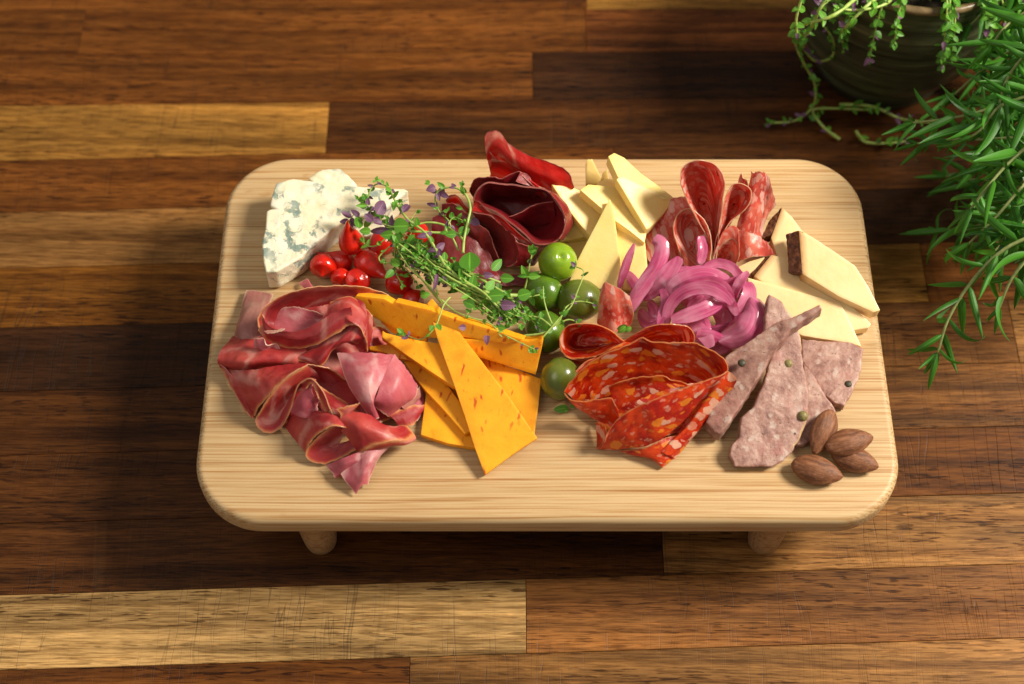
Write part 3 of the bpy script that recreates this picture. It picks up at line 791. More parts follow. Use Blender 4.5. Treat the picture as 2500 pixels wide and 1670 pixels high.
pale([(1095,1140,6),(1175,1020,12),(1262,892,18),(1335,980,16),(1405,1078,13),(1280,1110,9)], 4, 'small pale cheese corner touching the dark dried beef')
pale([(1640,900,20),(1800,1000,20),(1940,1140,16),(1975,1480,5),(1850,1600,4.5),(1700,1590,5),(1600,1300,9)], 4.2, 'broad pale cheese slice standing in shade beside the onions')
pale([(1800,720,26),(2190,745,24),(2150,820,20),(2000,1010,12),(1940,900,14)], 4, 'pale cheese slice in the middle of the fan', seed=3)
pale([(1318,640,34),(1398,588,31),(1600,606,32),(1725,640,27),(1850,830,21),(1960,1030,15),(1935,1148,19),(1790,1030,22),(1648,930,26),(1520,815,29)], 4.2, 'pale cheese slice with a blunt glossy tip, third from the left')
pale([(1005,525,37),(1055,518,33),(1112,516,34),(1152,572,28),(1330,652,25),(1548,852,19),(1640,935,16),(1560,1020,15),(1415,1083,15),(1300,950,21),(1210,835,26)], 4.2, 'long pale cheese slice leaning against the dark dried beef')
pale([(1665,540,41),(1720,500,38),(1860,570,33),(2060,660,29),(2215,742,25),(2120,870,20),(1990,1000,19),(1955,1022,24),(1845,840,31),(1730,645,38)], 4.5, 'pale cheese slice with a cut tip lying below the rearmost one')
pale([(1588,318,43),(1645,285,41),(1742,332,35),(1900,482,30),(2080,610,24),(2225,722,24),(2120,735,27),(1900,610,32),(1740,540,36),(1682,520,37)], 5, 'rearmost long pale cheese slice sticking up behind the fan')
pale([(1602,722,33),(1632,795,32),(1672,1060,23),(1712,1400,10),(1722,1590,5),(1470,1590,5),(1210,1530,6),(1290,1318,14),(1440,1030,23)], 4.2, 'tall pale cheese triangle standing point up behind the olives')

# --- smoked cheese with brown rind
def smoked(l, t, rindl, label, **k):
    """outline in view F; rindl: the two outline points where the rind lies, far to near"""
    e = empty('smoked_cheese_slice', VF(l[0]), label, 'smoked cheese', 'smoked cheese slices with brown rind')
    w = [VF(p) for p in l]
    e.location = sum(w, Vector())/len(w); e.location.z = max(ZT, e.location.z-t*0.001)
    o = slab('cheese', w, t, M['smoked'], e, bevel=0.4, amp=0.08, vertical=0.6, freq=150, maxlen=2.4, **k)
    if rindl:
        a, b = [VF(p) for p in rindl[:2]]
        nrm = Vector((0, 0, 0))
        for i in range(len(w)):
            p, q = w[i], w[(i+1) % len(w)]
            nrm += Vector(((p.y-q.y)*(p.z+q.z), (p.z-q.z)*(p.x+q.x), (p.x-q.x)*(p.y+q.y)))
        nrm.normalize(); nrm = nrm if nrm.z > 0 else -nrm
        out = (b-a).cross(nrm).normalized()
        c = sum(w, Vector())/len(w)
        if out.dot((a+b)/2-c) < 0: out = -out
        add_rim(o, lambda p: max(0.0, min(1.0, -(p-a).dot(out)*1000/5.0)))
        c4, d4 = [VF(p) for p in rindl[2:]]
        up = nrm*0.0005; r = slab('rind', [a+up, b+up, c4, d4], t*0.75, M['rind'], e, bevel=0.3, amp=0.4, freq=420, maxlen=1.0, segs=1)
        # rough, slightly slanted outer skin
    else:
        add_rim(o, lambda p: 1.0)
    return e
smoked([(985,925,12),(1100,870,14),(1215,838,16),(1140,930,14),(1050,1000,11),(990,960,11)], 5, None, 'orange tinted corner of smoked cheese tucked under the salami')
smoked([(1345,458,22),(1420,528,22),(1500,638,21),(1650,730,18),(1700,860,14),(1400,885,14),(1310,832,15),(1262,690,18)], 9, [(1345,458,22),(1262,672,18),(1185,698,15),(1245,560,18)], 'rearmost smoked cheese slice with a brown rind against the salami')
smoked([(1262,822,17),(1420,850,18),(1550,930,17),(1700,1040,15),(1850,1190,12),(1990,1310,10),(2028,1352,9),(2008,1380,8.5),(1870,1402,8),(1600,1270,9),(1300,1100,12),(1130,985,14)], 7, [(1262,822,17),(1135,985,14),(1098,975,11),(1225,822,14)], 'smoked cheese slice in the middle, its thin right corner over the board edge')
smoked([(1082,995,14),(1150,1015,15),(1320,1060,15),(1500,1110,14),(1660,1155,13),(1800,1198,12),(1880,1360,9.5),(1955,1525,7),(1850,1495,7),(1650,1465,7),(1500,1440,7),(1300,1330,8),(1120,1200,11)], 6, None, 'frontmost pale smoked cheese slice behind the pate')
smoked([(1475,635,31),(1560,680,31),(1700,765,29),(1905,905,25),(2010,1070,20),(2098,1245,16),(2045,1262,15),(1780,1140,18),(1500,968,23)], 9, [(1475,635,31),(1500,968,23),(1397,965,18),(1375,668,26)], 'uppermost smoked cheese slice with a thick dark brown rind at its left end')

# --- pate
def pate(l, t, label, **k):
    e = empty('pate_slice', (0, 0, 0), label, 'pate slice', 'slices of coarse pink pate')
    w = [VH(p) for p in l]; e.location = sum(w, Vector())/len(w); e.location.z = max(ZT, e.location.z-0.004)
    kk = dict(bevel=0.5, amp=0.22, freq=260, maxlen=1.25, ang=70, jag=0.65, segs=1); rimp = k.pop('rimp', None); kk.update(k)
    o = slab('meat', w, t, M['pate'], e, **kk)
    if rimp:
        rw = [VH(p) for p in rimp]; add_rim(o, lambda p: min(1.0, pathdist(p, rw)*1000/4.0))
    else: add_rim(o, lambda p: 1.0)
    return e
pate([(835,382,9),(930,395,10),(1050,402,10),(1200,408,10),(1288,455,9.5),(1270,620,8.5),(1222,750,7.5),(1150,878,6.5),(1085,858,6.5),(1000,790,7),(900,660,8),(840,540,9)], 7, 'pink pate slice lying flat at the right in front of the smoked cheese', rimp=[(1288,455,6),(1270,620,6),(1222,750,5),(1150,878,4)])
pate([(850,560,12),(930,660,11.5),(1000,780,10.5),(1088,915,9),(1095,990,8),(960,1090,6.5),(855,1165,6),(800,1165,6),(830,800,9)], 6.5, 'pate slice with a dark pink lump under the peppercorn slice')
pate([(455,62,24),(530,92,24),(575,150,23),(560,310,18),(500,380,14),(440,380,14),(470,200,20)], 5, 'small upright pate piece beside the onion')
PM = pate([(595,60,34),(640,75,34),(690,112,33),(760,215,30),(825,345,26),(848,560,20),(882,760,15),(885,900,12.5),(872,990,11.5),(820,1125,9),(745,1245,7.5),(700,1280,7),(620,1322,7),(480,1325,7),(345,1325,7),(305,1240,7.5),(325,1150,8),(375,1110,8.5),(395,960,11),(470,900,13),(560,700,19),(610,520,24),(560,320,28),(575,160,32)], 6.5, 'largest pate slice in the middle with two green peppercorns', rimp=[(690,112,33),(760,215,30),(825,345,26),(848,560,20),(885,900,12.5),(820,1125,9),(620,1322,7)])
pate([(270,520,25),(360,455,29),(450,400,32),(560,325,34),(650,262,36),(750,228,37),(860,180,38),(970,130,39),(985,165,40),(860,240,39),(760,310,38),(690,400,36),(620,495,33),(560,600,30),(490,710,26),(420,820,22),(340,950,17),(280,1030,13),(235,1085,10),(195,1075,8),(130,1000,7),(200,830,13),(245,700,18)], 9, 'diagonal pate slice leaning forward with a torn tip at the upper right', vertical=0.85)
pc = lathe_mesh('peppercorn', [(0.0, -0.0030)]+[(0.0030*math.cos(R(a)), 0.0030*math.sin(R(a))) for a in range(-72, 90, 18)]+[(0.0, 0.0028)], 20, 0.25)
smooth(pc, 0)
for p in ((735, 570, 19.8), (843, 953, 12.2)):
    link('peppercorn', pc, M['peppercorn'], PM, VH(p)-Vector(PM.location))

pcd = pc.copy(); pcd.materials.clear(); pcd.materials.append(M['peppercorn_dark'])
for x, y, h, sc in ((395, 562, 28.0, 0.75), (1178, 718, 7.4, 0.7), (275, 925, 13.2, 0.4), (785, 1080, 9.4, 0.35)):
    q = [o for o in COL.objects if o.get('category') == 'pate slice']
    host = q[4] if x < 450 else (q[0] if x > 1000 else PM)
    c = link('peppercorn', pcd, None, host, VH((x, y, h))-Vector(host.location)); c.scale = (sc, sc, sc*0.7)
# --- almonds
def almond_mesh():
    V = []; F = []; n = 34; s = 32
    for i in range(n+1):
        t = i/n; x = -0.0140+0.0280*t
        w = 0.0076*(math.sin(math.pi*t**0.78))**0.62*(1-0.10*t) if 0 < t < 1 else 0
        w *= (1-0.30*(1-t)**3)
        th = w*0.66
        for k in range(s):
            a = 2*math.pi*k/s
            g = 1+0.025*noise.noise(Vector((x*60, math.cos(a)*3, math.sin(a)*3)))+0.03*math.sin(a*9+noise.noise(Vector((x*100, 3, 0)))*3)*0.6
            V.append((x, w*math.cos(a)*g, th*math.sin(a)*g))
    for i in range(n):
        for k in range(s): F.append((i*s+k, i*s+(k+1) % s, (i+1)*s+(k+1) % s, (i+1)*s+k))
    me = bpy.data.meshes.new('almond'); me.from_pydata(V, [], F); me.update()
    bm = bmesh.new(); bm.from_mesh(me); bmesh.ops.remove_doubles(bm, verts=bm.verts, dist=1e-6); bmesh.ops.recalc_face_normals(bm, faces=bm.faces); bm.to_mesh(me); bm.free()
    smooth(me, 0); return me
am = almond_mesh(); am.materials.append(M['almond'])
for tip, fat, h0, h1, roll, sc, lab in (
        ((1062,905),(925,1235),13,7,-25,1.06,'almond leaning steeply against the pate, tip pointing up'),
        ((1005,1185),(1365,1105),10,11,10,1.10,'almond lying across on top of the others at the right'),
        ((1050,1215),(1405,1330),5.5,5.5,20,1.05,'dusty paler almond underneath at the right rear of the heap'),
        ((758,1300),(1140,1405),5.5,6,15,1.14,'frontmost almond with its tip pointing left')):
    a = VH((*tip, h0)); b = VH((*fat, h1)); d = (b-a)
    o = link('almond', am, None, None, (a+b)/2)
    z = Vector((0, 0, 1)); x = d.normalized(); y = z.cross(x).normalized(); zz = x.cross(y)
    mt = Matrix((x, y, zz)).transposed() @ Matrix.Rotation(R(roll), 3, 'X')
    o.rotation_euler = mt.to_euler(); o.scale = (d.length/0.028, sc, sc)
    tag(o, lab, 'almond', 'almonds in the front right corner')

# --- olives
def olive_mesh(hole):
    bm = bmesh.new(); bmesh.ops.create_uvsphere(bm, u_segments=40, v_segments=26, radius=0.0108)
    for v in bm.verts:
        p = v.co/0.0108
        k = 1+0.02*noise.noise(p*1.7)
        v.co = Vector((p.x, p.y, p.z*1.10))*0.0108*k
        if hole:
            r = math.hypot(p.x, p.y)
            if p.z > 0: v.co.z -= 0.0022*math.exp(-(r/0.17)**2)
    me = bpy.data.meshes.new('olive'); bm.to_mesh(me); bm.free(); smooth(me, 0); return me
olm = {k: olive_mesh(k != 'plain') for k in ('hole', 'plain')}
for (v, x, y, h, r, mt, hole, rot, lab) in (
        (VE, 1105, 1332, 20, 190, 'olive_lime', 'hole', (18, 8, 0), 'bright lime green olive with a stem hole, topmost of the olives'),
        (VG, 80, 165, 11, 148, 'olive', 'plain', (60, 20, 40), 'dark green glossy olive directly below the bright one'),
        (VG, 352, 222, 13, 160, 'olive_dark', 'plain', (70, 0, 75), 'brownish green olive between the cheese triangle and the chorizo'),
        (VG, 95, 460, 11, 152, 'olive', 'plain', (85, 15, 20), 'green olive under the thyme tips right of the orange cheese'),
        (VG, 205, 812, 10.5, 145, 'olive_dark', 'plain', (65, 10, 160), 'front green olive lying alone on the bamboo beside the chorizo')):
    o = link('olive', olm[hole].copy(), M[mt], None, v((x, y, h)))
    sc = 0.255 if v is VE else 0.3252
    rad = r*sc*DIST/FPX*0.985
    o.scale = (rad/0.0108,)*3; o.rotation_euler = [R(a) for a in rot]
    tag(o, lab, 'olive', 'olives')

# --- small red peppers with curved points
def pepper_mesh(bend, length):
    prof = [(0.0, -1.0)]+[(math.cos(R(a)), math.sin(R(a))) for a in range(-75, 31, 15)]
    prof += [(0.80, 0.66), (0.62, 0.92), (0.44, 1.18), (0.29, 1.42), (0.185, 1.68), (0.12, 1.95), (0.065, 2.2), (0.0, 2.34)]
    r = 0.0080
    me = lathe_mesh('pepper', [(a*r, (b if b < 0.4 else 0.4+(b-0.4)*length)*r) for a, b in prof], 36, 0.06)
    for v in me.vertices:
        t = max(0, v.co.z/r-0.5); v.co.x += bend*r*t*t*0.25
        v.co *= 1+0.02*noise.noise(v.co*350)
    smooth(me, 0); return me
pm = [pepper_mesh(0.7, 1.35), pepper_mesh(-0.9, 1.1), pepper_mesh(0.2, 0.25), pepper_mesh(1.0, 1.1)]
for q in pm: q.materials.append(M['pepper'])
def pepper(x, y, h, r, tip, kind, lab, v=VA, s=0.2232):
    a = v((x, y, h)); b = v((tip[0], tip[1], tip[2])); d = (b-a).normalized()
    o = link('red_pepper', pm[kind], None, None, a)
    o.rotation_euler = d.to_track_quat('Z', 'X').to_euler(); rad = r*s*DIST/FPX
    o.scale = (rad/0.008,)*3
    tag(o, lab, 'pickled pepper', 'small pickled red peppers')
pepper(1065,1160,7,125,(870,1060,12),1,'red pepper at the back of the heap, half hidden under the others')
pepper(1500,950,9,150,(1190,1150,20),1,'red pepper lying on its side under the thyme beside the cheese')
pepper(850,1215,9,152,(790,1500,10),2,'leftmost red pepper with an orange sheen')
pepper(1045,1340,8,118,(1040,1600,8),2,'red pepper between the leftmost and the star topped ones, sunk low')
pepper(1225,1365,10,142,(1180,1262,60),2,'red pepper with its puckered end facing up, front of the heap')
pepper(1330,1170,13,150,(1530,1345,12),0,'red pepper with its point curling to the lower right')
pepper(1155,950,21,142,(1030,640,42),0,'topmost red pepper standing with its thin point up')
pepper(1685,1395,11,160,(1700,1600,0),2,'round red pepper right of the heap by the thyme stems')
pepper(640,1060,8,110,(800,1110,8),2,'red pepper behind the long orange cheese slice', VC, 0.29976)
pepper(655,500,9,105,(560,400,12),2,'red pepper hidden under the thickest thyme stem', VC, 0.29976)
# ------------------------------------------------------------------ meats
def ham(curves, label, mat='ham', v=None, name='cured_ham_slice', cat='cured ham', group='folded slices of cured ham', **k):
    v = v or VB
    k.setdefault('thick', 0.5)
    o = sheet(name, [pts(v, c) for c in curves], M[mat], **k)
    return tag(o, label, cat, group)
# lower layers
ham([[(285,115,3),(330,112,3),(400,120,4),(470,140,6)], [(240,260,5),(300,260,12),(370,250,14),(430,240,12)], [(205,400,5),(250,400,12),(320,390,14),(400,380,12)], [(215,470,6),(280,510,10),(350,520,12),(420,500,12)]], 'thin see-through ham slice at the back left of the heap', 'ham_veil', rims='alr', amp=1.2)
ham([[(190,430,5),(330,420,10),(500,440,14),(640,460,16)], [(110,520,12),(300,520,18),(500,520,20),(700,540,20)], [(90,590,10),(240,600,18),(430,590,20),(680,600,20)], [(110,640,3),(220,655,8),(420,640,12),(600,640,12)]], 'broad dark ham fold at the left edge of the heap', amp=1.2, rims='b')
ham([[(95,610,8),(150,655,9),(200,720,8),(270,860,7),(335,980,5)], [(110,640,1.5),(160,740,1.5),(230,860,1.5),(290,950,1.5),(330,985,1.5)]], 'narrow dark ham strip along the lower left of the heap', bulge=1.5, rims='b', m=8)
ham([[(640,60,3),(700,30,5),(720,80,7)], [(700,110,5),(740,110,8),(770,120,8)]], 'pale sliver of ham between the peppers and the blue cheese', 'ham_pink', n=16, m=8, amp=0.5)
# floor of the heap
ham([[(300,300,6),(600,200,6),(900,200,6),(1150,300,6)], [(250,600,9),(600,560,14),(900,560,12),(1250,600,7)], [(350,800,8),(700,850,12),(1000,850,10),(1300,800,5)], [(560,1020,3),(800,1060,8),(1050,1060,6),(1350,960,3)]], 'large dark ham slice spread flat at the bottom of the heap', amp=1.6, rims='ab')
ham([[(1140,360,16),(1200,360,14),(1260,400,9)], [(1120,470,14),(1180,480,12),(1280,470,8)], [(1180,540,10),(1260,560,8),(1330,560,5)]], 'dark ham flap showing under the orange cheese tips', amp=0.8, n=24, m=12)
ham([[(1300,800,5),(1430,720,5),(1490,800,3)], [(1330,900,6),(1420,880,5),(1500,870,2)], [(1350,1040,3),(1440,1010,2),(1500,930,1.5)]], 'thin ham end tucked against the lowest cheese slice', 'ham_pink', amp=1.0, n=26, m=12)
ham([[(1250,960,9),(1400,900,8),(1500,890,6)], [(1300,1000,8),(1400,960,7),(1500,905,5)], [(1330,1050,4),(1420,1030,4),(1450,1000,3)]], 'ham strip with an orange fatty edge reaching right toward the cheese', n=28, m=10, amp=0.8)
# tail at the front
ham([[(825,1305,4),(860,1340,4),(890,1385,4),(935,1380,2)], [(960,1250,12),(980,1290,12),(980,1330,8),(985,1360,4)], [(1160,1180,12),(1150,1230,13),(1120,1280,12),(1090,1330,8)]], 'short pink ham end beside the tail at the front', 'ham_pink', amp=0.8, n=26, m=14, rims='abr')
ham([[(930,1360,7),(1150,1175,15),(1275,1165,12)], [(960,1410,6),(1120,1290,14),(1195,1240,10)], [(1000,1460,4),(1090,1380,11),(1155,1330,6)], [(1030,1502,2),(1080,1440,6),(1118,1438,3)]], 'long pink ham tail pointing to the front edge of the board', 'ham_pink', amp=0.7, rims='alr', n=36, m=20)
# fold: tube opening towards the viewer, front
ham([[(545,1035,3),(610,960,10),(720,930,17),(850,950,20),(980,1020,18)], [(600,1110,3),(690,1020,14),(800,960,23),(920,980,24),(1010,1080,18)], [(690,1225,3),(720,1150,14),(800,1080,22),(880,1035,26),(960,1040,24)]], 'dark ham fold arching over the front hollow', amp=0.8, rims='b')
ham([[(880,1035,26),(800,1085,20),(725,1160,12),(692,1225,6),(715,1270,3.5),(800,1298,2.5),(900,1270,4),(1000,1220,8),(1060,1180,11)], [(930,1050,22),(850,1110,14),(790,1160,9),(760,1200,6),(790,1230,5),(840,1240,5),(920,1220,6),(990,1180,9),(1040,1150,11)], [(960,1080,16),(900,1120,11),(870,1150,8),(850,1180,7),(860,1190,7),(890,1190,7),(930,1170,8),(970,1150,9),(1010,1130,11)]], 'ham roll with a pale fat rim opening toward the front', rims='a', amp=0.5, n=56, fill=True)
ham([[(890,1030,22),(960,955,26),(1120,960,24),(1180,1010,20),(1240,1060,15)], [(960,1100,18),(1050,1050,26),(1180,1060,24),(1300,1070,17),(1380,1040,10)], [(1060,1228,11),(1120,1180,17),(1250,1140,20),(1370,1130,16),(1432,1095,9)]], 'salmon pink ham flap with a ragged orange edge at the lower right', amp=0.9, rims='br', n=44, m=18)
ham([[(1060,1228,11),(1120,1180,17),(1250,1140,20),(1370,1130,16),(1432,1095,9)], [(1075,1232,9),(1150,1215,10),(1260,1172,12),(1370,1158,10),(1425,1140,6)]], 'rolled fatty edge below the salmon pink flap', amp=0.4, rims='ab', m=8, bulge=-1.5)
# left tube
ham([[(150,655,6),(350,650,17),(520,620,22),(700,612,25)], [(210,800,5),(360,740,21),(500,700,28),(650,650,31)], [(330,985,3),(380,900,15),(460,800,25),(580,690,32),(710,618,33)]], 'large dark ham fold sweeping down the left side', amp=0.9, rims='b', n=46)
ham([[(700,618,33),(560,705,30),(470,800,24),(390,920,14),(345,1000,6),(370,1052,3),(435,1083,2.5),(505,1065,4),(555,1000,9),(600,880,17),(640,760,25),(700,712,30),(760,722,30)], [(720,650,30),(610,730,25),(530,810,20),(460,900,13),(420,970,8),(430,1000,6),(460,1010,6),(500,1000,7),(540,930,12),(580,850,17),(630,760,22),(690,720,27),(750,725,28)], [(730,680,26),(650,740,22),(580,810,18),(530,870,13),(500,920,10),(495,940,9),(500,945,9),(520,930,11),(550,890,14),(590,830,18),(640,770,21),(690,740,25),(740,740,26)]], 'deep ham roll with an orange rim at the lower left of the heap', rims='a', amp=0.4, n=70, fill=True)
ham([[(585,935,14),(640,830,21),(690,780,25),(740,745,28)], [(660,950,15),(690,870,21),(720,820,24),(760,790,27)], [(765,975,15),(770,930,19),(770,890,21),(790,860,24)]], 'small rosy ham curl inside the deep roll', 'ham_pink', bulge=-4, amp=0.4, n=30, m=18)
ham([[(655,740,30),(720,710,34),(790,770,33),(835,860,29),(870,960,25),(905,1015,21)], [(690,780,29),(735,745,31),(770,830,29),(800,900,25),(840,980,21),(875,1048,18)]], 'narrow hanging ham tongue with an orange edge', 'ham', rims='abr', amp=0.7, m=12, bulge=2)
ham([[(715,1062,12),(770,1000,17),(840,950,22),(872,918,25)], [(722,1050,13),(790,1000,20),(860,960,24),(900,950,25)]], 'thin curled sliver of ham fat under the tongue', 'ham_veil', n=24, m=6, amp=0.4)
ham([[(900,920,28),(970,900,29),(1060,878,27)], [(930,960,26),(980,930,27),(1050,890,26)], [(900,1030,22),(940,1010,23),(970,960,24)]], 'little twisted ham end in the middle of the heap', 'ham', rims='alr', n=26, m=10, amp=0.8)
# middle folds
ham([[(700,612,25),(800,630,24),(900,670,20),(960,720,16)], [(760,660,18),(830,670,17),(890,700,15),(930,740,12)], [(800,740,12),(860,770,12),(900,790,10),(930,800,8)]], 'thin ham fold over the dark hollow', amp=0.6, rims='a', n=32)
ham([[(740,740,22),(840,800,20),(960,870,20),(1060,960,18)], [(790,900,19),(880,910,22),(980,950,22),(1050,1010,20)], [(900,1040,16),(950,1030,18),(1000,1040,18),(1040,1060,16)]], 'crimson ham fold below the dark hollow', amp=0.8, n=34)
# ribbon at upper right of the heap
ham([[(640,560,18),(800,470,25),(900,350,30),(960,230,32),(990,160,30)], [(620,580,20),(780,520,28),(930,440,34),(1040,300,38),(1090,200,36)], [(690,600,22),(790,590,27),(880,480,32),(1000,450,34),(1100,420,34)], [(740,635,22),(800,620,24),(870,520,26),(960,460,28),(1050,470,27)]], 'ham ribbon draped over the middle with a ragged lower edge', rims='bl', amp=0.8, n=44, m=22)
ham([[(860,190,34),(930,165,36),(990,150,36),(1060,190,34),(1145,280,30)], [(840,260,36),(920,220,40),(1000,225,42),(1090,260,38),(1145,350,28)], [(880,330,36),(940,300,41),(1000,320,43),(1090,350,37),(1130,460,24)], [(960,360,37),(1000,345,41),(1050,350,41),(1095,430,34),(1112,530,20)]], 'salmon ham fold arching down beside the long orange cheese', rims='ab', amp=0.6, n=44, m=22)
ham([[(1000,345,40),(1060,350,39),(1100,430,33),(1112,530,20)], [(950,380,34),(1010,400,33),(1060,470,27),(1087,532,17)], [(870,470,27),(950,460,28),(1020,480,24),(1060,530,14)]], 'shaded inner side of the arching ham fold', rims='a', amp=0.5, n=30, m=14)
# big ring
ham([[(1265,145,24),(1100,88,32),(900,78,36),(700,95,37),(520,148,35),(410,225,32),(362,310,28),(380,400,26)], [(1200,180,20),(1060,140,26),(900,135,28),(730,150,28),(580,190,26),(470,250,23),(420,320,21),(440,380,20)], [(1100,230,16),(1000,210,20),(880,200,21),(750,220,20),(640,250,19),(560,290,17),(500,340,16),(500,380,16)]], 'ham ring at the top of the heap with a long pale fat rim', rims='a', amp=0.5, n=70)
ham([[(410,260,20),(560,225,24),(720,240,25),(810,280,24)], [(400,330,18),(540,320,21),(680,320,22),(800,310,22)], [(450,400,16),(560,400,18),(700,380,18),(800,340,19)]], 'rosy ham floor inside the ring', 'ham_pink', amp=0.7, bulge=2, rims='a', n=36)
ham([[(395,275,34),(430,340,32),(520,385,31),(640,385,33),(750,340,37),(860,270,42),(998,222,46)], [(375,330,32),(415,410,30),(520,445,29),(640,455,32),(760,415,37),(870,350,42),(998,285,45)], [(365,380,27),(430,450,23),(530,492,21),(640,505,23),(770,475,30),(890,410,36),(985,345,40)]], 'front band of the ham ring with an orange fatty lower edge', rims='bl', amp=0.5, bulge=3, n=56, m=20)
ham([[(405,388,34),(460,385,34),(550,370,33)], [(425,405,34),(480,400,34),(545,380,33)]], 'curled strip of white fat on the ham ring', 'ham_veil', n=20, m=5, amp=0.4)
ham([[(335,450,20),(355,432,24),(400,440,26),(430,470,24),(500,480,22),(528,520,18)], [(345,500,18),(375,480,22),(390,520,20),(440,500,20),(470,525,18),(490,555,16)], [(375,540,14),(400,530,16),(430,545,16),(460,560,14),(500,570,14),(520,560,12)]], 'small pinkish white ruffle at the left of the ring', 'ham_pink', rims='ab', amp=0.8, wave=1.0, wn=6, n=40, m=10)
# right pink folds
ham([[(905,540,26),(1030,535,30),(1160,540,31),(1292,548,28)], [(940,640,28),(1040,630,33),(1140,630,34),(1225,690,30)], [(1000,790,26),(1070,790,31),(1120,790,32),(1155,870,27)], [(1140,985,17),(1165,990,19),(1180,985,19),(1188,980,18)]], 'rose pink ham cone tapering down at the right', 'ham_pink', amp=0.5, rims='bl', n=36, m=26)
ham([[(1292,548,28),(1360,620,25),(1455,760,15)], [(1225,690,29),(1320,730,27),(1440,830,12)], [(1160,860,26),(1280,870,23),(1380,880,10)], [(1135,880,22),(1210,940,17),(1262,978,8)]], 'broad silvery pink ham slice at the right of the heap', 'ham_pink', amp=0.6, rims='rb', n=36, m=24)
ham([[(1330,890,12),(1420,800,10),(1480,760,6)], [(1360,920,9),(1430,860,7),(1490,820,4)], [(1400,948,4),(1415,940,4),(1425,870,3)]], 'torn see-through ham scrap beside the cheese', 'ham_veil', n=20, m=8, amp=0.6, jag=1.0)

# --- air dried beef
BF = dict(v=VE, name='dried_beef_slice', cat='dried beef', group='folded slices of dried beef')
ham([[(470,520,16),(500,450,26),(540,375,34)], [(440,380,34),(480,370,36),(560,380,38)], [(405,120,52),(420,200,48),(450,290,44)]], 'folded left flank of the tall beef slice', 'beef_red', amp=0.5, n=30, **BF)
ham([[(405,130,53),(430,88,55),(480,74,56),(550,84,55),(630,190,51),(720,250,49),(850,320,46),(1000,365,44),(1130,420,42),(1210,480,39),(1262,620,30)], [(410,230,47),(470,240,47),(540,260,47),(620,330,45),(720,400,43),(830,450,41),(950,500,38),(1060,540,36),(1130,560,34),(1190,590,31),(1240,650,26)], [(430,360,38),(500,350,38),(580,370,37),(660,430,35),(750,490,33),(840,560,31),(940,610,29),(1030,650,27),(1100,660,25),(1160,680,23),(1220,720,20)]], 'tall bright red beef slice standing at the back with white marbling', 'beef_red', amp=0.8, rims='ar', n=60, m=22, **BF)
ham([[(260,660,22),(290,560,30),(350,525,34),(480,520,36),(570,530,37),(660,485,39),(745,470,40),(780,510,38),(880,610,34)], [(280,690,18),(330,640,24),(400,600,27),(500,600,28),(590,610,29),(680,590,30),(760,580,31),(820,620,28),(900,660,26)], [(320,740,12),(380,720,15),(450,700,16),(530,700,17),(620,700,18),(700,690,18),(780,690,18),(840,700,16),(900,720,15)]], 'wavy dark beef slice behind the big roll', 'beef', amp=0.5, rims='a', n=60, **BF)
ham([[(745,470,40),(800,480,38),(860,560,34),(900,620,32)], [(700,560,38),(760,580,36),(820,600,34),(900,625,32)]], 'pink violet crease above the big beef roll', 'beef', n=20, m=8, amp=0.4, **BF)
rimL = [(300,745,28),(345,640,33),(420,580,36),(560,592,36),(680,595,37),(800,615,38),(920,625,38),(1020,655,38),(1090,760,37),(1160,880,34),(1172,1000,30),(1110,1110,26),(1000,1165,24),(900,1160,24),(790,1070,26),(660,960,28),(520,860,29),(400,805,29)]
ham([rimL, [(360+(x-360)*0.80+90, 860+(y-860)*0.80-10, h*0.62) for x, y, h in rimL], [(700+(x-700)*0.55, 900+(y-900)*0.50, 7) for x, y, h in rimL], [(700+(x-700)*0.12, 900+(y-900)*0.10, 3) for x, y, h in rimL]], 'big dark beef roll opening upward like a cup', 'beef', closed=True, amp=0.6, rims='a', n=90, m=26, thick=0.9, **BF, fill=True)
ham([[(1012,655,38),(1080,740,38),(1160,860,35),(1180,990,31),(1120,1110,27)], [(1080,680,33),(1170,790,33),(1225,900,26),(1230,1000,20),(1150,1120,16)], [(1180,740,20),(1230,840,20),(1250,920,14),(1230,1010,9),(1160,1110,8)]], 'outer right wall of the beef roll', 'beef', amp=0.6, rims='a', n=40, **BF)
ham([[(560,915,22),(700,885,25),(850,800,29),(960,765,31),(1060,750,33)], [(600,960,14),(720,940,17),(860,880,20),(980,850,22),(1080,850,24)], [(650,1010,7),(760,1000,8),(880,980,10),(1000,960,12),(1090,950,14)]], 'inner fold lying inside the big beef roll', 'beef', amp=0.6, rims='a', n=40, **BF)
ham([[(300,745,30),(360,760,30),(420,830,29),(560,900,29),(680,1010,28),(800,1110,25),(900,1175,23)], [(285,850,27),(360,860,27),(450,900,27),(560,980,26),(660,1070,25),(760,1150,22),(850,1200,20)]], 'reddish rolled edge running below the big beef roll', 'beef_red', amp=0.4, rims='ab', n=50, m=10, bulge=1.5, **BF)
ham([[(285,850,27),(450,890,27),(570,970,26),(670,1060,25),(725,1160,22),(730,1260,18),(700,1345,14),(620,1385,11)], [(330,930,20),(430,960,20),(520,1030,19),(600,1110,18),(640,1190,15),(640,1260,12),(620,1310,9),(580,1340,7)], [(360,1000,10),(420,1030,10),(480,1090,9),(530,1160,8),(560,1220,7),(570,1270,6),(570,1300,5),(560,1320,4)]], 'left beef curl with a lit rim above the thyme', 'beef', amp=0.5, rims='a', n=60, **BF, fill=True)
ham([[(700,1140,26),(820,1170,24),(930,1180,22),(1060,1150,20)], [(730,1250,20),(830,1240,19),(920,1230,17),(980,1210,14)], [(690,1370,12),(790,1370,10),(880,1360,7),(940,1300,6)]], 'wine red beef flap at the front of the beef', 'beef', amp=0.9, rims='a', n=36, **BF)
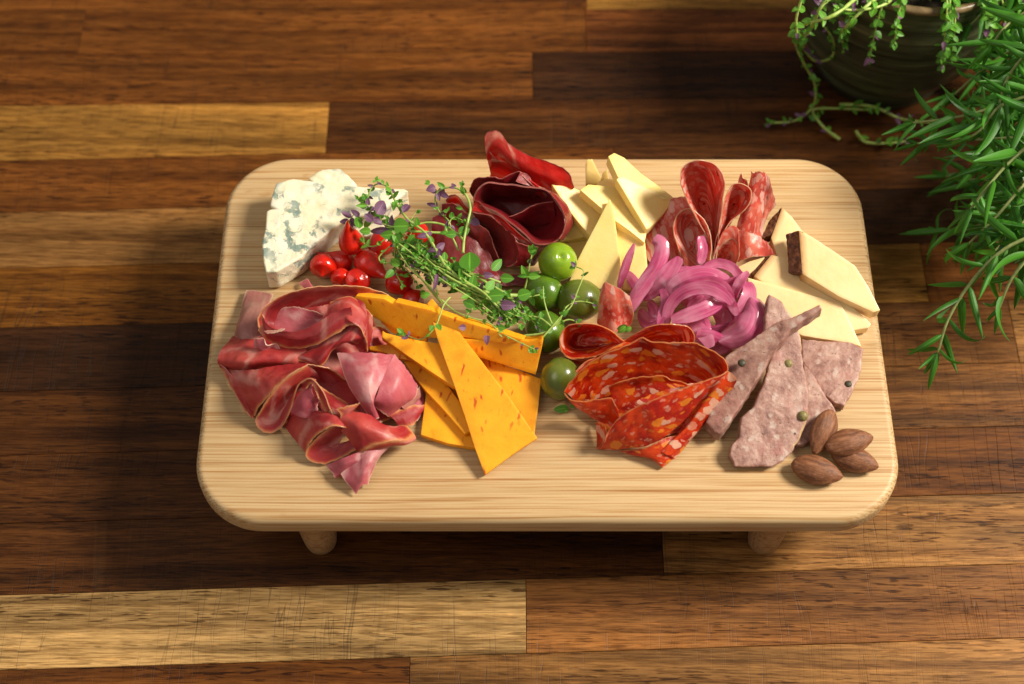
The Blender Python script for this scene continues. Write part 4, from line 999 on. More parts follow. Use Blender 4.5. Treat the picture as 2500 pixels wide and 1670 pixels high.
ham([[(0,770,22),(110,770,24),(230,870,23),(330,960,22),(440,1030,20),(490,1180,15),(560,1330,9)], [(0,900,15),(110,900,18),(220,1000,18),(310,1090,16),(380,1170,13),(440,1270,8),(520,1400,4)], [(60,1020,6),(120,1020,8),(220,1110,8),(300,1180,7),(360,1260,6),(420,1350,5),(500,1440,3)]], 'dull violet beef slice beneath the upper thyme stems', 'beef', amp=1.0, rims='a', n=50, **BF)
ham([[(30,740,20),(70,695,24),(130,690,26),(190,760,25),(250,830,24)], [(60,800,12),(110,770,15),(160,770,16),(210,820,15),(260,880,14)]], 'small beef loop at the far left of the beef', 'beef_red', amp=0.5, rims='a', n=30, m=12, **BF)
ham([[(-90,900,14),(60,870,16),(260,1000,16),(420,1200,11),(560,1420,7),(900,1440,5)], [(-100,1100,9),(60,1150,13),(240,1300,11),(420,1400,8),(560,1480,5),(900,1500,4)], [(-90,1400,4),(60,1430,6),(240,1500,6),(420,1540,5),(560,1560,4),(880,1560,3)]], 'dark beef slice spread under the thyme', 'beef', amp=1.6, rims='ab', n=50, **BF)

ham([[(470,345,40),(580,370,40),(700,440,38),(850,560,35),(980,650,32),(1100,700,28)], [(470,450,28),(560,480,28),(650,500,29),(800,590,28),(950,680,26),(1080,740,23)], [(450,530,17),(540,550,18),(620,565,18),(760,620,18),(920,700,17),(1060,780,15)]], 'plum coloured inner fold between the tall red slice and the roll', 'beef_red', amp=0.6, rims='', n=40, m=14, **BF)
# --- salami
SF = dict(v=VF, name='salami_slice', cat='salami', group='peppered salami slices')
ham([[(640,378,26),(560,380,25),(460,412,22),(375,500,18),(315,610,14),(292,720,10),(290,820,7)], [(670,440,26),(600,440,25),(510,480,22),(430,580,18),(370,680,14),(340,780,10),(320,860,7)], [(690,520,22),(660,560,20),(620,620,17),(560,700,14),(500,790,11),(440,860,8),(380,920,6)], [(720,640,15),(700,690,14),(680,740,12),(650,790,10),(600,850,8),(540,900,6),(480,940,5)]], 'round flat salami slice at the left of the rosette', 'salami', amp=0.6, rims='ab', n=50, m=26, **SF)
ham([[(830,850,18),(780,700,24),(690,540,33),(610,390,43),(568,270,50),(580,170,54),(640,112,57),(720,96,58),(800,112,57),(870,170,54),(905,270,50),(895,380,43),(880,520,33),(860,700,24),(840,850,18)], [(830,850,14),(790,700,17),(720,540,23),(660,390,30),(620,290,36),(630,210,40),(680,165,42),(730,155,43),(790,170,42),(840,220,40),(860,300,36),(860,400,30),(860,540,23),(850,700,17),(838,850,14)], [(830,850,10),(800,720,12),(750,590,15),(710,470,19),(690,380,23),(700,310,26),(720,280,27),(745,270,28),(775,280,27),(800,320,26),(815,380,23),(825,460,19),(830,580,15),(835,720,12),(835,850,10)], [(830,850,8),(810,750,8),(780,650,9),(760,580,11),(750,520,13),(755,480,14),(765,460,14),(770,455,14),(780,460,14),(790,480,14),(800,520,13),(810,580,11),(820,650,9),(828,750,8),(832,850,8)]], 'tallest folded salami petal standing up at the back of the rosette', 'salami', amp=0.5, rims='a', n=84, m=26, **SF, fill=True)
ham([[(820,860,18),(835,740,22),(870,580,29),(895,450,35),(925,350,39),(975,285,42),(1050,278,43),(1110,325,41),(1105,405,37),(1045,490,32),(960,560,27),(900,650,23),(850,760,19),(835,860,17)], [(825,860,13),(850,740,16),(890,600,21),(920,490,25),(950,400,28),(985,350,30),(1035,345,30),(1070,375,29),(1065,420,27),(1010,490,24),(950,560,21),(900,650,17),(855,760,14),(835,860,13)], [(828,860,9),(860,760,10),(905,640,13),(940,550,15),(965,480,17),(990,440,18),(1010,435,18),(1020,450,18),(1010,475,17),(980,520,15),(940,580,13),(895,670,11),(855,770,9),(835,860,9)]], 'second folded salami petal right of the tallest', 'salami', amp=0.5, rims='a', n=80, m=20, **SF, fill=True)
ham([[(800,870,20),(805,740,25),(780,620,29),(730,530,32),(660,470,34),(600,475,33),(545,525,30),(517,600,27),(522,680,23),(550,780,18),(580,860,14),(605,930,9)], [(775,880,15),(775,760,18),(750,660,21),(710,590,23),(660,540,24),(610,545,23),(580,580,21),(560,640,19),(570,710,16),(600,790,13),(630,860,10),(650,930,7)], [(740,890,10),(740,800,12),(720,720,14),(700,670,15),(670,640,15),(640,640,15),(625,660,14),(620,700,12),(635,750,11),(660,800,9),(685,850,8),(700,900,7)]], 'marbled salami petal curling open at the front left of the rosette', 'salami', amp=0.5, rims='a', n=70, m=18, **SF, fill=True)
ham([[(820,850,14),(850,790,20),(900,730,25),(960,700,27),(1005,740,26),(1022,810,21),(1000,880,13),(975,905,8)], [(825,850,18),(850,740,25),(900,640,31),(960,600,33),(1010,620,32),(1015,700,29),(1015,780,24),(1000,850,16)]], 'outer wall of the small salami cone', 'salami', amp=0.4, rims='a', n=50, m=16, **SF)
ham([[(822,850,14),(850,790,20),(900,730,25),(960,700,27),(1005,740,26),(1022,810,21),(1000,880,13)], [(850,860,10),(880,820,14),(910,780,17),(950,765,18),(980,790,17),(985,840,14),(970,885,9)], [(890,880,6),(910,860,9),(930,840,11),(950,835,11),(962,845,10),(962,870,9),(955,890,7)]], 'inside of the small salami cone at the bottom of the rosette', 'salami', amp=0.4, rims='a', n=44, m=14, **SF, fill=True)
ham([[(1110,180,42),(1130,192,43),(1185,183,44),(1240,220,42),(1275,330,37),(1300,440,30)], [(1095,290,36),(1130,300,38),(1180,300,38),(1220,350,35),(1235,430,31),(1240,520,25)], [(1060,430,29),(1110,430,32),(1150,440,31),(1190,500,27),(1205,560,23),(1205,600,18)], [(1015,560,22),(1060,570,25),(1100,580,24),(1140,620,21),(1170,660,17),(1195,690,14)], [(985,650,17),(1020,670,19),(1060,690,18),(1100,710,16),(1140,720,14),(1170,710,12)]], 'rough pink salami slice leaning up at the right of the rosette', 'salami', amp=0.9, rims='ar', n=40, m=30, jag=1.0, **SF)
ham([[(1010,630,22),(1090,650,24),(1190,690,22),(1250,750,20),(1300,825,17)], [(1015,740,19),(1080,740,22),(1150,770,20),(1200,800,18),(1250,830,16)], [(1005,880,12),(1050,860,15),(1110,840,17),(1160,835,17),(1215,835,16)]], 'flat salami wing pointing at the smoked cheese rind', 'salami', amp=0.6, rims='br', n=36, m=20, **SF)
ham([[(1008,280,36),(1025,210,40),(1040,198,41),(1050,230,40),(1075,250,38),(1082,285,36)], [(1010,320,32),(1030,300,34),(1045,290,34),(1055,300,34),(1070,310,33),(1080,330,32)]], 'little pointed salami scrap behind the second petal', 'salami', amp=0.4, rims='a', n=24, m=8, **SF)

# --- chorizo
GF = dict(v=VG, name='chorizo_slice', cat='chorizo', group='folded chorizo slices')
ham([[(520,560,8),(700,520,10),(900,520,10),(1150,580,10)], [(350,800,8),(650,760,14),(950,760,14),(1400,800,10)], [(330,960,6),(650,1000,10),(950,1000,10),(1350,980,6)], [(560,1200,3),(750,1250,4),(950,1250,4),(1150,1200,3)]], 'dark chorizo slice at the bottom of the heap', 'chorizo', amp=1.2, rims='ab', **GF)
ham([[(690,530,26),(580,450,32),(470,402,34),(340,398,33),(250,430,30),(205,510,26),(212,590,22),(270,655,18),(380,660,18),(480,640,21),(600,590,25),(700,545,26)], [(670,540,20),(580,480,22),(480,445,23),(370,445,22),(300,470,20),(260,530,17),(270,580,14),(310,610,12),(400,612,12),(480,600,14),(580,570,18),(670,550,20)], [(640,545,14),(570,520,12),(490,500,11),(410,500,10),(360,515,9),(330,545,8),(340,565,7),(370,575,7),(420,575,7),(480,570,8),(560,560,11),(640,550,13)]], 'small chorizo cup at the left above the front olive', 'chorizo', amp=0.5, rims='a', n=76, m=20, **GF, fill=True)
ham([[(205,520,25),(212,590,22),(270,655,18),(380,660,18),(480,645,21)], [(225,580,14),(250,650,9),(300,690,7),(380,700,7),(480,700,9)]], 'outer side of the small chorizo cup', 'chorizo', amp=0.4, rims='a', n=30, m=10, **GF)
ham([[(690,530,24),(760,480,30),(860,430,35),(970,407,37),(1080,404,37),(1170,425,35),(1212,480,31),(1212,545,26)], [(740,540,20),(800,505,23),(880,465,27),(980,445,28),(1070,445,28),(1140,460,26),(1170,500,23),(1180,545,19)], [(800,560,14),(850,540,16),(910,515,17),(980,500,18),(1050,500,18),(1100,510,17),(1120,530,15),(1130,560,13)]], 'orange chorizo fold behind the main rosette', 'chorizo', amp=0.5, rims='a', n=56, m=18, **GF, fill=True)
ham([[(238,910,24),(290,835,29),(390,720,37),(500,650,42),(640,590,46),(740,550,48),(820,508,50),(880,535,49),(1000,545,48),(1110,540,47),(1212,545,46),(1330,590,42),(1420,650,38),(1462,710,34),(1466,760,31)], [(270,930,20),(350,860,24),(440,790,28),(550,730,32),(660,690,34),(760,660,35),(850,650,36),(920,650,36),(1020,650,36),(1110,650,36),(1210,660,34),(1300,690,32),(1370,720,30),(1420,750,28),(1440,780,28)], [(300,960,16),(400,920,18),(490,870,20),(580,830,22),(680,800,23),(770,790,23),(860,780,24),(930,780,24),(1020,780,24),(1110,780,23),(1200,780,23),(1280,780,23),(1340,790,23),(1380,800,24),(1400,810,25)], [(340,990,12),(440,970,12),(530,950,12),(620,930,13),(710,910,13),(800,900,13),(880,890,13),(950,880,13),(1030,870,13),(1110,860,13),(1190,850,14),(1260,840,16),(1310,830,19),(1350,825,22),(1370,825,24)]], 'largest chorizo slice, the marbled back wall of the rosette', 'chorizo', amp=0.7, rims='a', n=84, m=30, **GF)
ham([[(570,882,28),(640,840,32),(740,812,34),(860,798,35),(980,790,35),(1030,820,33),(1110,832,31),(1160,850,30)], [(590,930,24),(680,890,27),(780,860,29),(880,850,30),(980,840,31),(1050,850,30),(1120,860,29),(1170,870,28)], [(640,1042,17),(720,1000,20),(800,965,23),(900,930,26),(990,900,28),(1060,885,29),(1130,878,29),(1190,875,29)]], 'ruffled chorizo fold inside the rosette', 'chorizo', amp=0.6, rims='a', n=50, m=18, **GF)
ham([[(238,920,25),(270,965,25),(340,985,26),(430,978,26),(590,960,27),(615,1000,24),(637,1042,20)], [(290,985,19),(340,1030,18),(410,1060,18),(490,1060,19),(580,1050,19),(620,1070,18),(650,1090,17)], [(330,1020,12),(400,1070,10),(460,1110,9),(520,1140,9),(570,1150,10),(620,1140,11),(670,1120,12)]], 'front left chorizo flap with a notch', 'chorizo', amp=0.5, rims='a', n=50, m=16, **GF)
ham([[(540,1290,12),(590,1180,19),(670,1095,25),(760,1035,29),(860,990,32),(980,940,34),(1100,895,36),(1230,850,37),(1350,810,37),(1440,780,36),(1466,760,35)], [(510,1320,7),(590,1230,15),(690,1160,21),(790,1110,25),(890,1070,28),(1000,1020,30),(1110,970,32),(1210,920,33),(1300,870,34),(1380,830,34),(1430,800,33)], [(495,1335,3),(600,1290,11),(720,1240,16),(820,1200,19),(920,1160,22),(1010,1110,24),(1100,1060,26),(1180,1000,28),(1250,940,30),(1320,880,31),(1380,840,31)], [(560,1345,2),(640,1345,6),(740,1330,9),(830,1320,10),(920,1290,12),(1000,1240,15),(1080,1180,18),(1150,1110,22),(1220,1020,25),(1290,930,28),(1350,860,29)]], 'large front chorizo fold with round fat pieces', 'chorizo', amp=0.7, rims='a', n=60, m=30, **GF)
ham([[(1405,800,28),(1462,758,31),(1500,785,30),(1532,822,27),(1520,852,24)], [(1330,880,24),(1400,860,27),(1440,870,25),(1480,880,22),(1500,890,19)], [(1220,1040,15),(1290,1010,20),(1330,1030,17),(1370,1040,13),(1390,1030,9)], [(1080,1240,6),(1150,1190,13),(1190,1200,11),(1220,1220,8),(1250,1200,4)], [(900,1400,3),(960,1360,8),(1000,1380,8),(1040,1400,6),(1060,1420,3)]], 'long chorizo slice folded behind the front one', 'chorizo', amp=0.6, rims='alr', n=36, m=36, **GF)
ham([[(660,1352,3),(780,1345,6),(900,1310,9),(980,1260,10),(1085,1240,9)], [(720,1375,2.5),(820,1385,5),(920,1370,7),(1010,1340,8),(1120,1300,6)], [(860,1400,2),(900,1415,4),(960,1440,5),(1020,1440,4),(1080,1380,3)], [(950,1462,1.5),(965,1475,2),(975,1484,2.5),(990,1478,2),(1010,1460,1.5)]], 'crumpled chorizo tip at the front', 'chorizo', amp=0.8, rims='abr', n=36, m=20, **GF)
ham([[(480,1140,4),(510,1150,8),(545,1180,11),(560,1220,12)], [(485,1340,1.5),(500,1330,4),(520,1300,6),(540,1285,7)]], 'narrow shaded chorizo side at the front left', 'chorizo', amp=0.5, n=20, m=12, **GF)
ham([[(285,830,14),(320,760,18),(380,700,20),(470,655,22)], [(290,880,8),(330,820,10),(400,760,11),(480,700,12)]], 'shaded chorizo edge left of the back wall', 'chorizo', amp=0.5, rims='a', n=26, m=10, **GF)
ham([[(520,130,30),(548,88,33),(600,110,33),(660,140,32),(730,195,29)], [(505,210,26),(550,190,29),(620,210,29),(690,240,27),(755,300,24)], [(495,310,18),(550,310,21),(620,320,22),(690,340,20),(750,380,16)], [(485,395,12),(540,430,13),(600,460,14),(670,455,12),(730,420,11)]], 'upright chorizo slice with a large white fat patch beside the onion', 'salami', amp=0.9, rims='alr', n=30, m=24, **GF)

# slices whose folds were lofted separately are one thing each
def gather(name, label, cat, group, labels):
    obs = []
    for l in labels:
        f = [o for o in COL.objects if o.get('label', '') == l]
        if not f: print('no', l)
        obs += f
    loc = sum((o.location for o in obs), Vector())/len(obs); loc.z = min(o.location.z for o in obs)
    e = empty(name, loc, label, cat, group)
    for o in obs:
        o.parent = e; o.location = o.location-loc; o.name = 'fold'
        for k in ('label', 'category', 'group'):
            if k in o: del o[k]
hg, bgp, cg, sg = 'folded slices of cured ham', 'folded slices of dried beef', 'folded chorizo slices', 'peppered salami slices'
gather('chorizo_slice', 'small chorizo cup at the left above the front olive', 'chorizo', cg, ['small chorizo cup at the left above the front olive', 'outer side of the small chorizo cup'])
gather('chorizo_slice', 'largest chorizo slice, a marbled bowl with a notched front left lip', 'chorizo', cg, ['largest chorizo slice, the marbled back wall of the rosette', 'front left chorizo flap with a notch', 'shaded chorizo edge left of the back wall'])
gather('chorizo_slice', 'large front chorizo fold with round fat pieces', 'chorizo', cg, ['large front chorizo fold with round fat pieces', 'narrow shaded chorizo side at the front left'])
gather('salami_slice', 'small salami cone at the bottom of the rosette above the onions', 'salami', sg, ['outer wall of the small salami cone', 'inside of the small salami cone at the bottom of the rosette'])
gather('cured_ham_slice', 'salmon pink ham flap with a ragged rolled orange edge at the lower right', 'cured ham', hg, ['salmon pink ham flap with a ragged orange edge at the lower right', 'rolled fatty edge below the salmon pink flap'])
gather('cured_ham_slice', 'ham ring at the top of the heap with a long pale fat rim', 'cured ham', hg, ['ham ring at the top of the heap with a long pale fat rim', 'front band of the ham ring with an orange fatty lower edge', 'curled strip of white fat on the ham ring'])
gather('cured_ham_slice', 'salmon ham fold arching down beside the long orange cheese', 'cured ham', hg, ['salmon ham fold arching down beside the long orange cheese', 'shaded inner side of the arching ham fold'])
gather('cured_ham_slice', 'large dark ham slice sweeping down the left into a deep orange rimmed roll', 'cured ham', hg, ['large dark ham fold sweeping down the left side', 'deep ham roll with an orange rim at the lower left of the heap'])
gather('cured_ham_slice', 'ham roll with a pale fat rim opening toward the front', 'cured ham', hg, ['dark ham fold arching over the front hollow', 'ham roll with a pale fat rim opening toward the front'])
gather('dried_beef_slice', 'tall bright red beef slice standing at the back with white marbling', 'dried beef', bgp, ['tall bright red beef slice standing at the back with white marbling', 'folded left flank of the tall beef slice', 'plum coloured inner fold between the tall red slice and the roll'])
gather('dried_beef_slice', 'big dark beef roll opening upward like a cup beside the cheese', 'dried beef', bgp, ['big dark beef roll opening upward like a cup', 'outer right wall of the beef roll', 'inner fold lying inside the big beef roll', 'reddish rolled edge running below the big beef roll'])
gather('dried_beef_slice', 'wavy dark beef slice behind the big roll with a violet crease', 'dried beef', bgp, ['wavy dark beef slice behind the big roll', 'pink violet crease above the big beef roll'])

# --- pickled red onion
def onion(l, w, label, roll=None, tpr=0.25, thick=0.8, curl=None):
    if curl is None: curl = rnd.uniform(-0.16, 0.2)
    if roll is None: roll = rnd.uniform(-28, 28)
    w *= 1.22
    P0 = spline([VF(p) for p in l], 30)
    n = len(P0); sc = 0.31891*DIST/FPX
    T = np.gradient(P0, axis=0); T /= np.linalg.norm(T, axis=1, keepdims=True)
    vd = np.array(CAM)[None]-P0; vd /= np.linalg.norm(vd, axis=1, keepdims=True)
    S = np.cross(T, vd); S /= np.linalg.norm(S, axis=1, keepdims=True); U = np.cross(S, T)
    rr = R(roll); A = S*math.cos(rr)+U*math.sin(rr); Bn = -S*math.sin(rr)+U*math.cos(rr)
    ws = np.array([w*sc*(tpr+(1-tpr)*math.sin(math.pi*min(1, max(0, (i/(n-1)))))**0.6) for i in range(n)])/math.cos(rr)
    rows = []
    for k in range(9):
        u = k/8-0.5
        rows.append(P0+A*(ws*u)[:, None]+Bn*(-curl*ws*(u*u*4))[:, None])
    rows = [[Vector(p) for p in r] for r in rows]
    o = sheet('onion_strip', rows, M['onion'], thick=thick, n=30, m=9, amp=0.5, freq=110, rims='ab', jag=0.2, ang=35)
    return tag(o, label, 'pickled onion', 'strips of pickled red onion')
for l, w, lab, kk in [
    ([(160,950,8),(220,1050,8),(260,1130,7)], 70, 'short dark onion strip behind the left ones', {}),
    ([(260,1240,8),(320,1340,8),(440,1360,7)], 90, 'low onion strip beside the white fat patch', {}),
    ([(330,1170,10),(365,1260,11),(345,1340,9)], 70, 'small dark onion strip inside the heap at the left', {}),
    ([(560,1120,10),(640,1180,12),(760,1200,12),(860,1260,9)], 110, 'deep onion strip in the middle of the heap', {}),
    ([(820,1220,12),(900,1330,12),(870,1440,9)], 110, 'shaded onion strip behind the large right petal', {}),
    ([(480,1150,7),(640,1120,9),(800,1110,10),(980,1150,8)], 120, 'dark broad onion strip at the bottom of the heap', {}),
    ([(560,1010,12),(700,1040,14),(860,1060,14),(1000,1100,12)], 110, 'onion strip buried under the wide glossy one', {}),
    ([(640,1400,6),(760,1440,8),(900,1420,9),(1010,1360,9)], 120, 'dark low onion strip under the front right petal', {}),
    ([(450,1010,20),(560,960,22),(660,930,23)], 70, 'short onion strip bridging the left and middle strips', {}),
    ([(880,1120,22),(960,1200,24),(1000,1290,22)], 60, 'narrow onion strip between the arch and the right petal', {}),
    ([(360,1010,18),(420,1060,20),(520,1040,21)], 60, 'small curled onion strip left of the middle', {}),
    ([(560,1360,8),(660,1330,10),(780,1360,10)], 100, 'onion strip just behind the chorizo fold', {}),
    ([(620,1220,20),(680,1175,22),(745,1138,22)], 45, 'short narrow onion strip in the middle', {}),
    ([(215,735,22),(170,850,19),(125,980,15),(95,1090,10)], 52, 'thin pointed onion strip at the far left standing up', dict(tpr=0.1)),
    ([(720,680,26),(735,780,24),(720,890,19)], 66, 'onion strip standing in front of the salami petal', dict(tpr=0.5)),
    ([(370,690,33),(420,730,33),(425,810,31),(380,920,28),(300,1040,23),(220,1160,17),(165,1255,12)], 96, 'long onion strip curving from the salami to the left', dict(tpr=0.6)),
    ([(570,845,30),(510,920,28),(430,1010,25),(330,1110,18),(270,1150,14)], 112, 'broad onion strip next to the long curved one', dict(tpr=0.3)),
    ([(530,975,26),(640,955,27),(760,925,27)], 66, 'onion strip lying across at the top of the heap', dict(tpr=0.7)),
    ([(740,925,29),(850,888,30),(955,915,29),(1030,1000,24),(1060,1060,20)], 64, 'violet edged onion arc at the top of the heap', dict(tpr=0.5)),
    ([(900,1030,24),(990,1040,24),(1040,1060,21)], 70, 'short onion strip under the right arc', {}),
    ([(455,1150,22),(500,1070,27),(600,1010,31),(760,960,33),(940,1000,30)], 96, 'wide glossy onion strip across the middle', dict(tpr=0.15)),
    ([(520,1090,27),(620,1065,31),(800,1040,34),(900,1080,33),(980,1215,26)], 92, 'onion strip below the glossy one ending in a point at the right', dict(tpr=0.15)),
    ([(458,1350,20),(480,1230,25),(560,1130,31),(680,1080,35),(800,1085,36),(900,1130,34),(965,1190,30)], 82, 'large onion arch reaching down to the chorizo', dict(tpr=0.55)),
    ([(500,1320,24),(620,1290,27),(740,1250,29),(830,1200,29),(890,1150,27)], 104, 'shiny onion band under the arch', dict(tpr=0.4, roll=10)),
    ([(430,1085,24),(455,1180,24),(430,1280,22),(408,1360,20)], 58, 'narrow pale onion strip standing left of the arch', dict(tpr=0.6)),
    ([(1085,950,30),(1030,1020,29),(990,1100,26),(985,1160,23)], 60, 'onion tip pointing to the upper right', dict(tpr=0.2)),
    ([(1085,1030,26),(1095,1120,25),(1060,1200,23),(1000,1280,20)], 96, 'curved onion strip at the right side', dict(tpr=0.4)),
    ([(1110,1150,25),(1110,1260,26),(1050,1370,24),(960,1440,19),(860,1485,15)], 190, 'biggest onion petal at the lower right, shiny and cupped', dict(tpr=0.12, curl=0.35)),
    ([(640,1320,19),(710,1390,20),(770,1460,18),(800,1530,14)], 90, 'onion strip folded at the front of the heap', dict(tpr=0.5)),
    ([(740,1290,20),(765,1380,20),(745,1500,15)], 60, 'short upright onion strip at the front', dict(tpr=0.6)),
    ([(690,1430,20),(790,1450,18),(885,1480,14)], 80, 'pale torn onion end at the front', dict(tpr=0.7)),
]:
    onion(l, w, lab, **kk)
onion([(980,1500,9),(880,1530,8),(800,1560,7)], 90, 'dark low onion strip behind the chorizo and the pate')
onion([(300,1000,10),(420,1080,10),(500,1150,9)], 90, 'dark onion strip filling the left of the heap')
onion([(900,1150,12),(960,1250,12),(1000,1350,9)], 100, 'dark onion strip filling the right of the heap')

# ------------------------------------------------------------------ leaves
def leaf_mesh(name, L, Wd, mat, shape=0.7, fold=0.25, curve=0.3, nx=5, ny=8, rolled=0.0):
    """leaf along +Y from the origin, upper side +Z"""
    V = []; F = []; uv = []
    for j in range(ny):
        t = j/(ny-1)
        w = Wd*0.5*(math.sin(math.pi*(0.04+0.94*t)**shape))**0.75 if t < 1 else Wd*0.03
        if j == 0: w = Wd*0.06
        y = L*(math.sin(curve*t)/curve if curve else t); z0 = -L*((1-math.cos(curve*t))/curve if curve else 0)
        for i in range(nx):
            u = i/(nx-1)*2-1
            V.append((w*u, y, z0+abs(u)*w*fold-rolled*w*abs(u)**3)); uv.append((i/(nx-1), t))
    for j in range(ny-1):
        for i in range(nx-1):
            F.append((j*nx+i, j*nx+i+1, (j+1)*nx+i+1, (j+1)*nx+i))
    me = bpy.data.meshes.new(name); me.from_pydata(V, [], F); me.update()
    ul = me.uv_layers.new(name='UVMap')
    for lp in me.loops: ul.data[lp.index].uv = uv[lp.vertex_index]
    me.materials.append(mat); me.polygons.foreach_set('use_smooth', [True]*len(me.polygons)); me.update()
    return me
TL = [leaf_mesh('leaf', 1, w, M['leaf'], s, f, c) for w, s, f, c in ((0.62, 0.75, 0.2, 0.4), (0.55, 0.7, 0.35, 0.9), (0.72, 0.8, 0.15, 0.25), (0.5, 0.7, 0.4, -0.5))]
TP = [leaf_mesh('leaf', 1, w, M['leaf_purple'], s, f, c) for w, s, f, c in ((0.55, 0.7, 0.3, 0.6), (0.48, 0.7, 0.4, 1.1), (0.62, 0.75, 0.3, -0.4))]
RL = [leaf_mesh('leaf', 1, w, M['leaf_rosemary'], 0.62, 0.0, c, 5, 11, 0.8) for w, c in ((0.125, 0.45), (0.15, 1.0), (0.125, 1.7), (0.15, -0.9), (0.115, 2.4), (0.165, 0.3))]
def place_leaf(parent, pos, d, up, size, me, name='leaf', wscale=1.0):
    d = d.normalized(); x = d.cross(up)
    x = x.normalized() if x.length > 1e-5 else Vector((1, 0, 0)); z = x.cross(d).normalized()
    o = bpy.data.objects.new(name, me); COL.objects.link(o); o.parent = parent
    mt = Matrix((x, d, z)).transposed()
    o.rotation_euler = mt.to_euler(); o.scale = (size*wscale, size, size)
    o.location = pos-world_loc(parent)
    return o

def sprig(path, label, r0=0.9, r1=0.35, size=(4, 7), step=7, purple=0.2, start=0.2, tipn=4, wild=0.5, group='cut thyme sprigs on the board', rg=None, leafset=None, mats='stem', parent=None, name='thyme_sprig', cat='thyme', side=0.0):
    rg = rg or rnd
    C0 = spline([Vector(p) for p in path], max(10, len(path)*6)); n = len(C0)
    base = Vector(C0[0])
    root = parent or empty(name, base, label, cat, group)
    rad = [(r0+(r1-r0)*i/(n-1))*0.00052*(1+0.12*rg.uniform(-1, 1)) for i in range(n)]
    st = tube('stem', C0, rad, M[mats], root)
    L = np.concatenate([[0], np.cumsum(np.linalg.norm(np.diff(C0, axis=0), axis=1))])
    s = L[-1]*start; ang = rg.uniform(0, 6.28)
    def at(s):
        k = min(n-2, max(0, int(np.searchsorted(L, s)-1))); f = (s-L[k])/max(1e-9, L[k+1]-L[k])
        return Vector(C0[k]*(1-f)+C0[k+1]*f), Vector(C0[k+1]-C0[k]).normalized()
    while s < L[-1]:
        p, t = at(s)
        a = t.cross(Vector((0.2, 0.1, 1))).normalized(); b = a.cross(t)
        sz = rg.uniform(*size)*0.001*(1.0-0.35*(s/L[-1]))
        for sg in (1, -1):
            d = (a*math.cos(ang)+b*math.sin(ang))*sg+t*rg.uniform(0.3, 1.1)+Vector((rg.uniform(-wild, wild), rg.uniform(-wild, wild), rg.uniform(-0.2, wild)))
            isP = rg.random() < purple
            me = rg.choice(leafset or (TP if isP else TL))
            if p.z+d.z*sz < ZT+0.002: d.z = abs(d.z)
            place_leaf(root, p, d, Vector((rg.uniform(-0.7, 0.7), rg.uniform(-0.9, 0.3), 1)), sz*rg.uniform(0.8, 1.2), me)
        # tiny side shoot
        if rg.random() < side:
            q = p+d.normalized()*sz*1.2+Vector((rg.uniform(-1, 1), rg.uniform(-1, 1), rg.uniform(0, 1)))*0.002
            tube('stem', [p, (p+q)/2+Vector((0, 0, 0.001)), q], 0.0002, M[mats], root, 5)
            for _ in range(3):
                place_leaf(root, q, Vector((rg.uniform(-1, 1), rg.uniform(-1, 1), rg.uniform(-0.2, 1))), Vector((0, -0.5, 1)), rg.uniform(2, 3.6)*0.001, rg.choice(TL))
        ang += 1.57+rg.uniform(-0.4, 0.4); s += step*0.001*rg.uniform(0.6, 1.3)*(1-0.4*s/L[-1])
    p, t = at(L[-1]*0.999)
    for k in range(tipn):
        a = t.cross(Vector((0.2, 0.1, 1))).normalized(); b = a.cross(t); w = k*6.28/max(1, tipn)+0.3
        d = a*math.cos(w)+b*math.sin(w)+t*0.9
        place_leaf(root, p, d, Vector((0, -0.4, 1)), rg.uniform(0.5, 0.8)*size[0]*0.001+0.001, rg.choice(leafset or (TP if rg.random() < purple else TL)))
    return root
rt = random.Random(23)
def cs(l): return [VC(p) for p in l]
S = {}
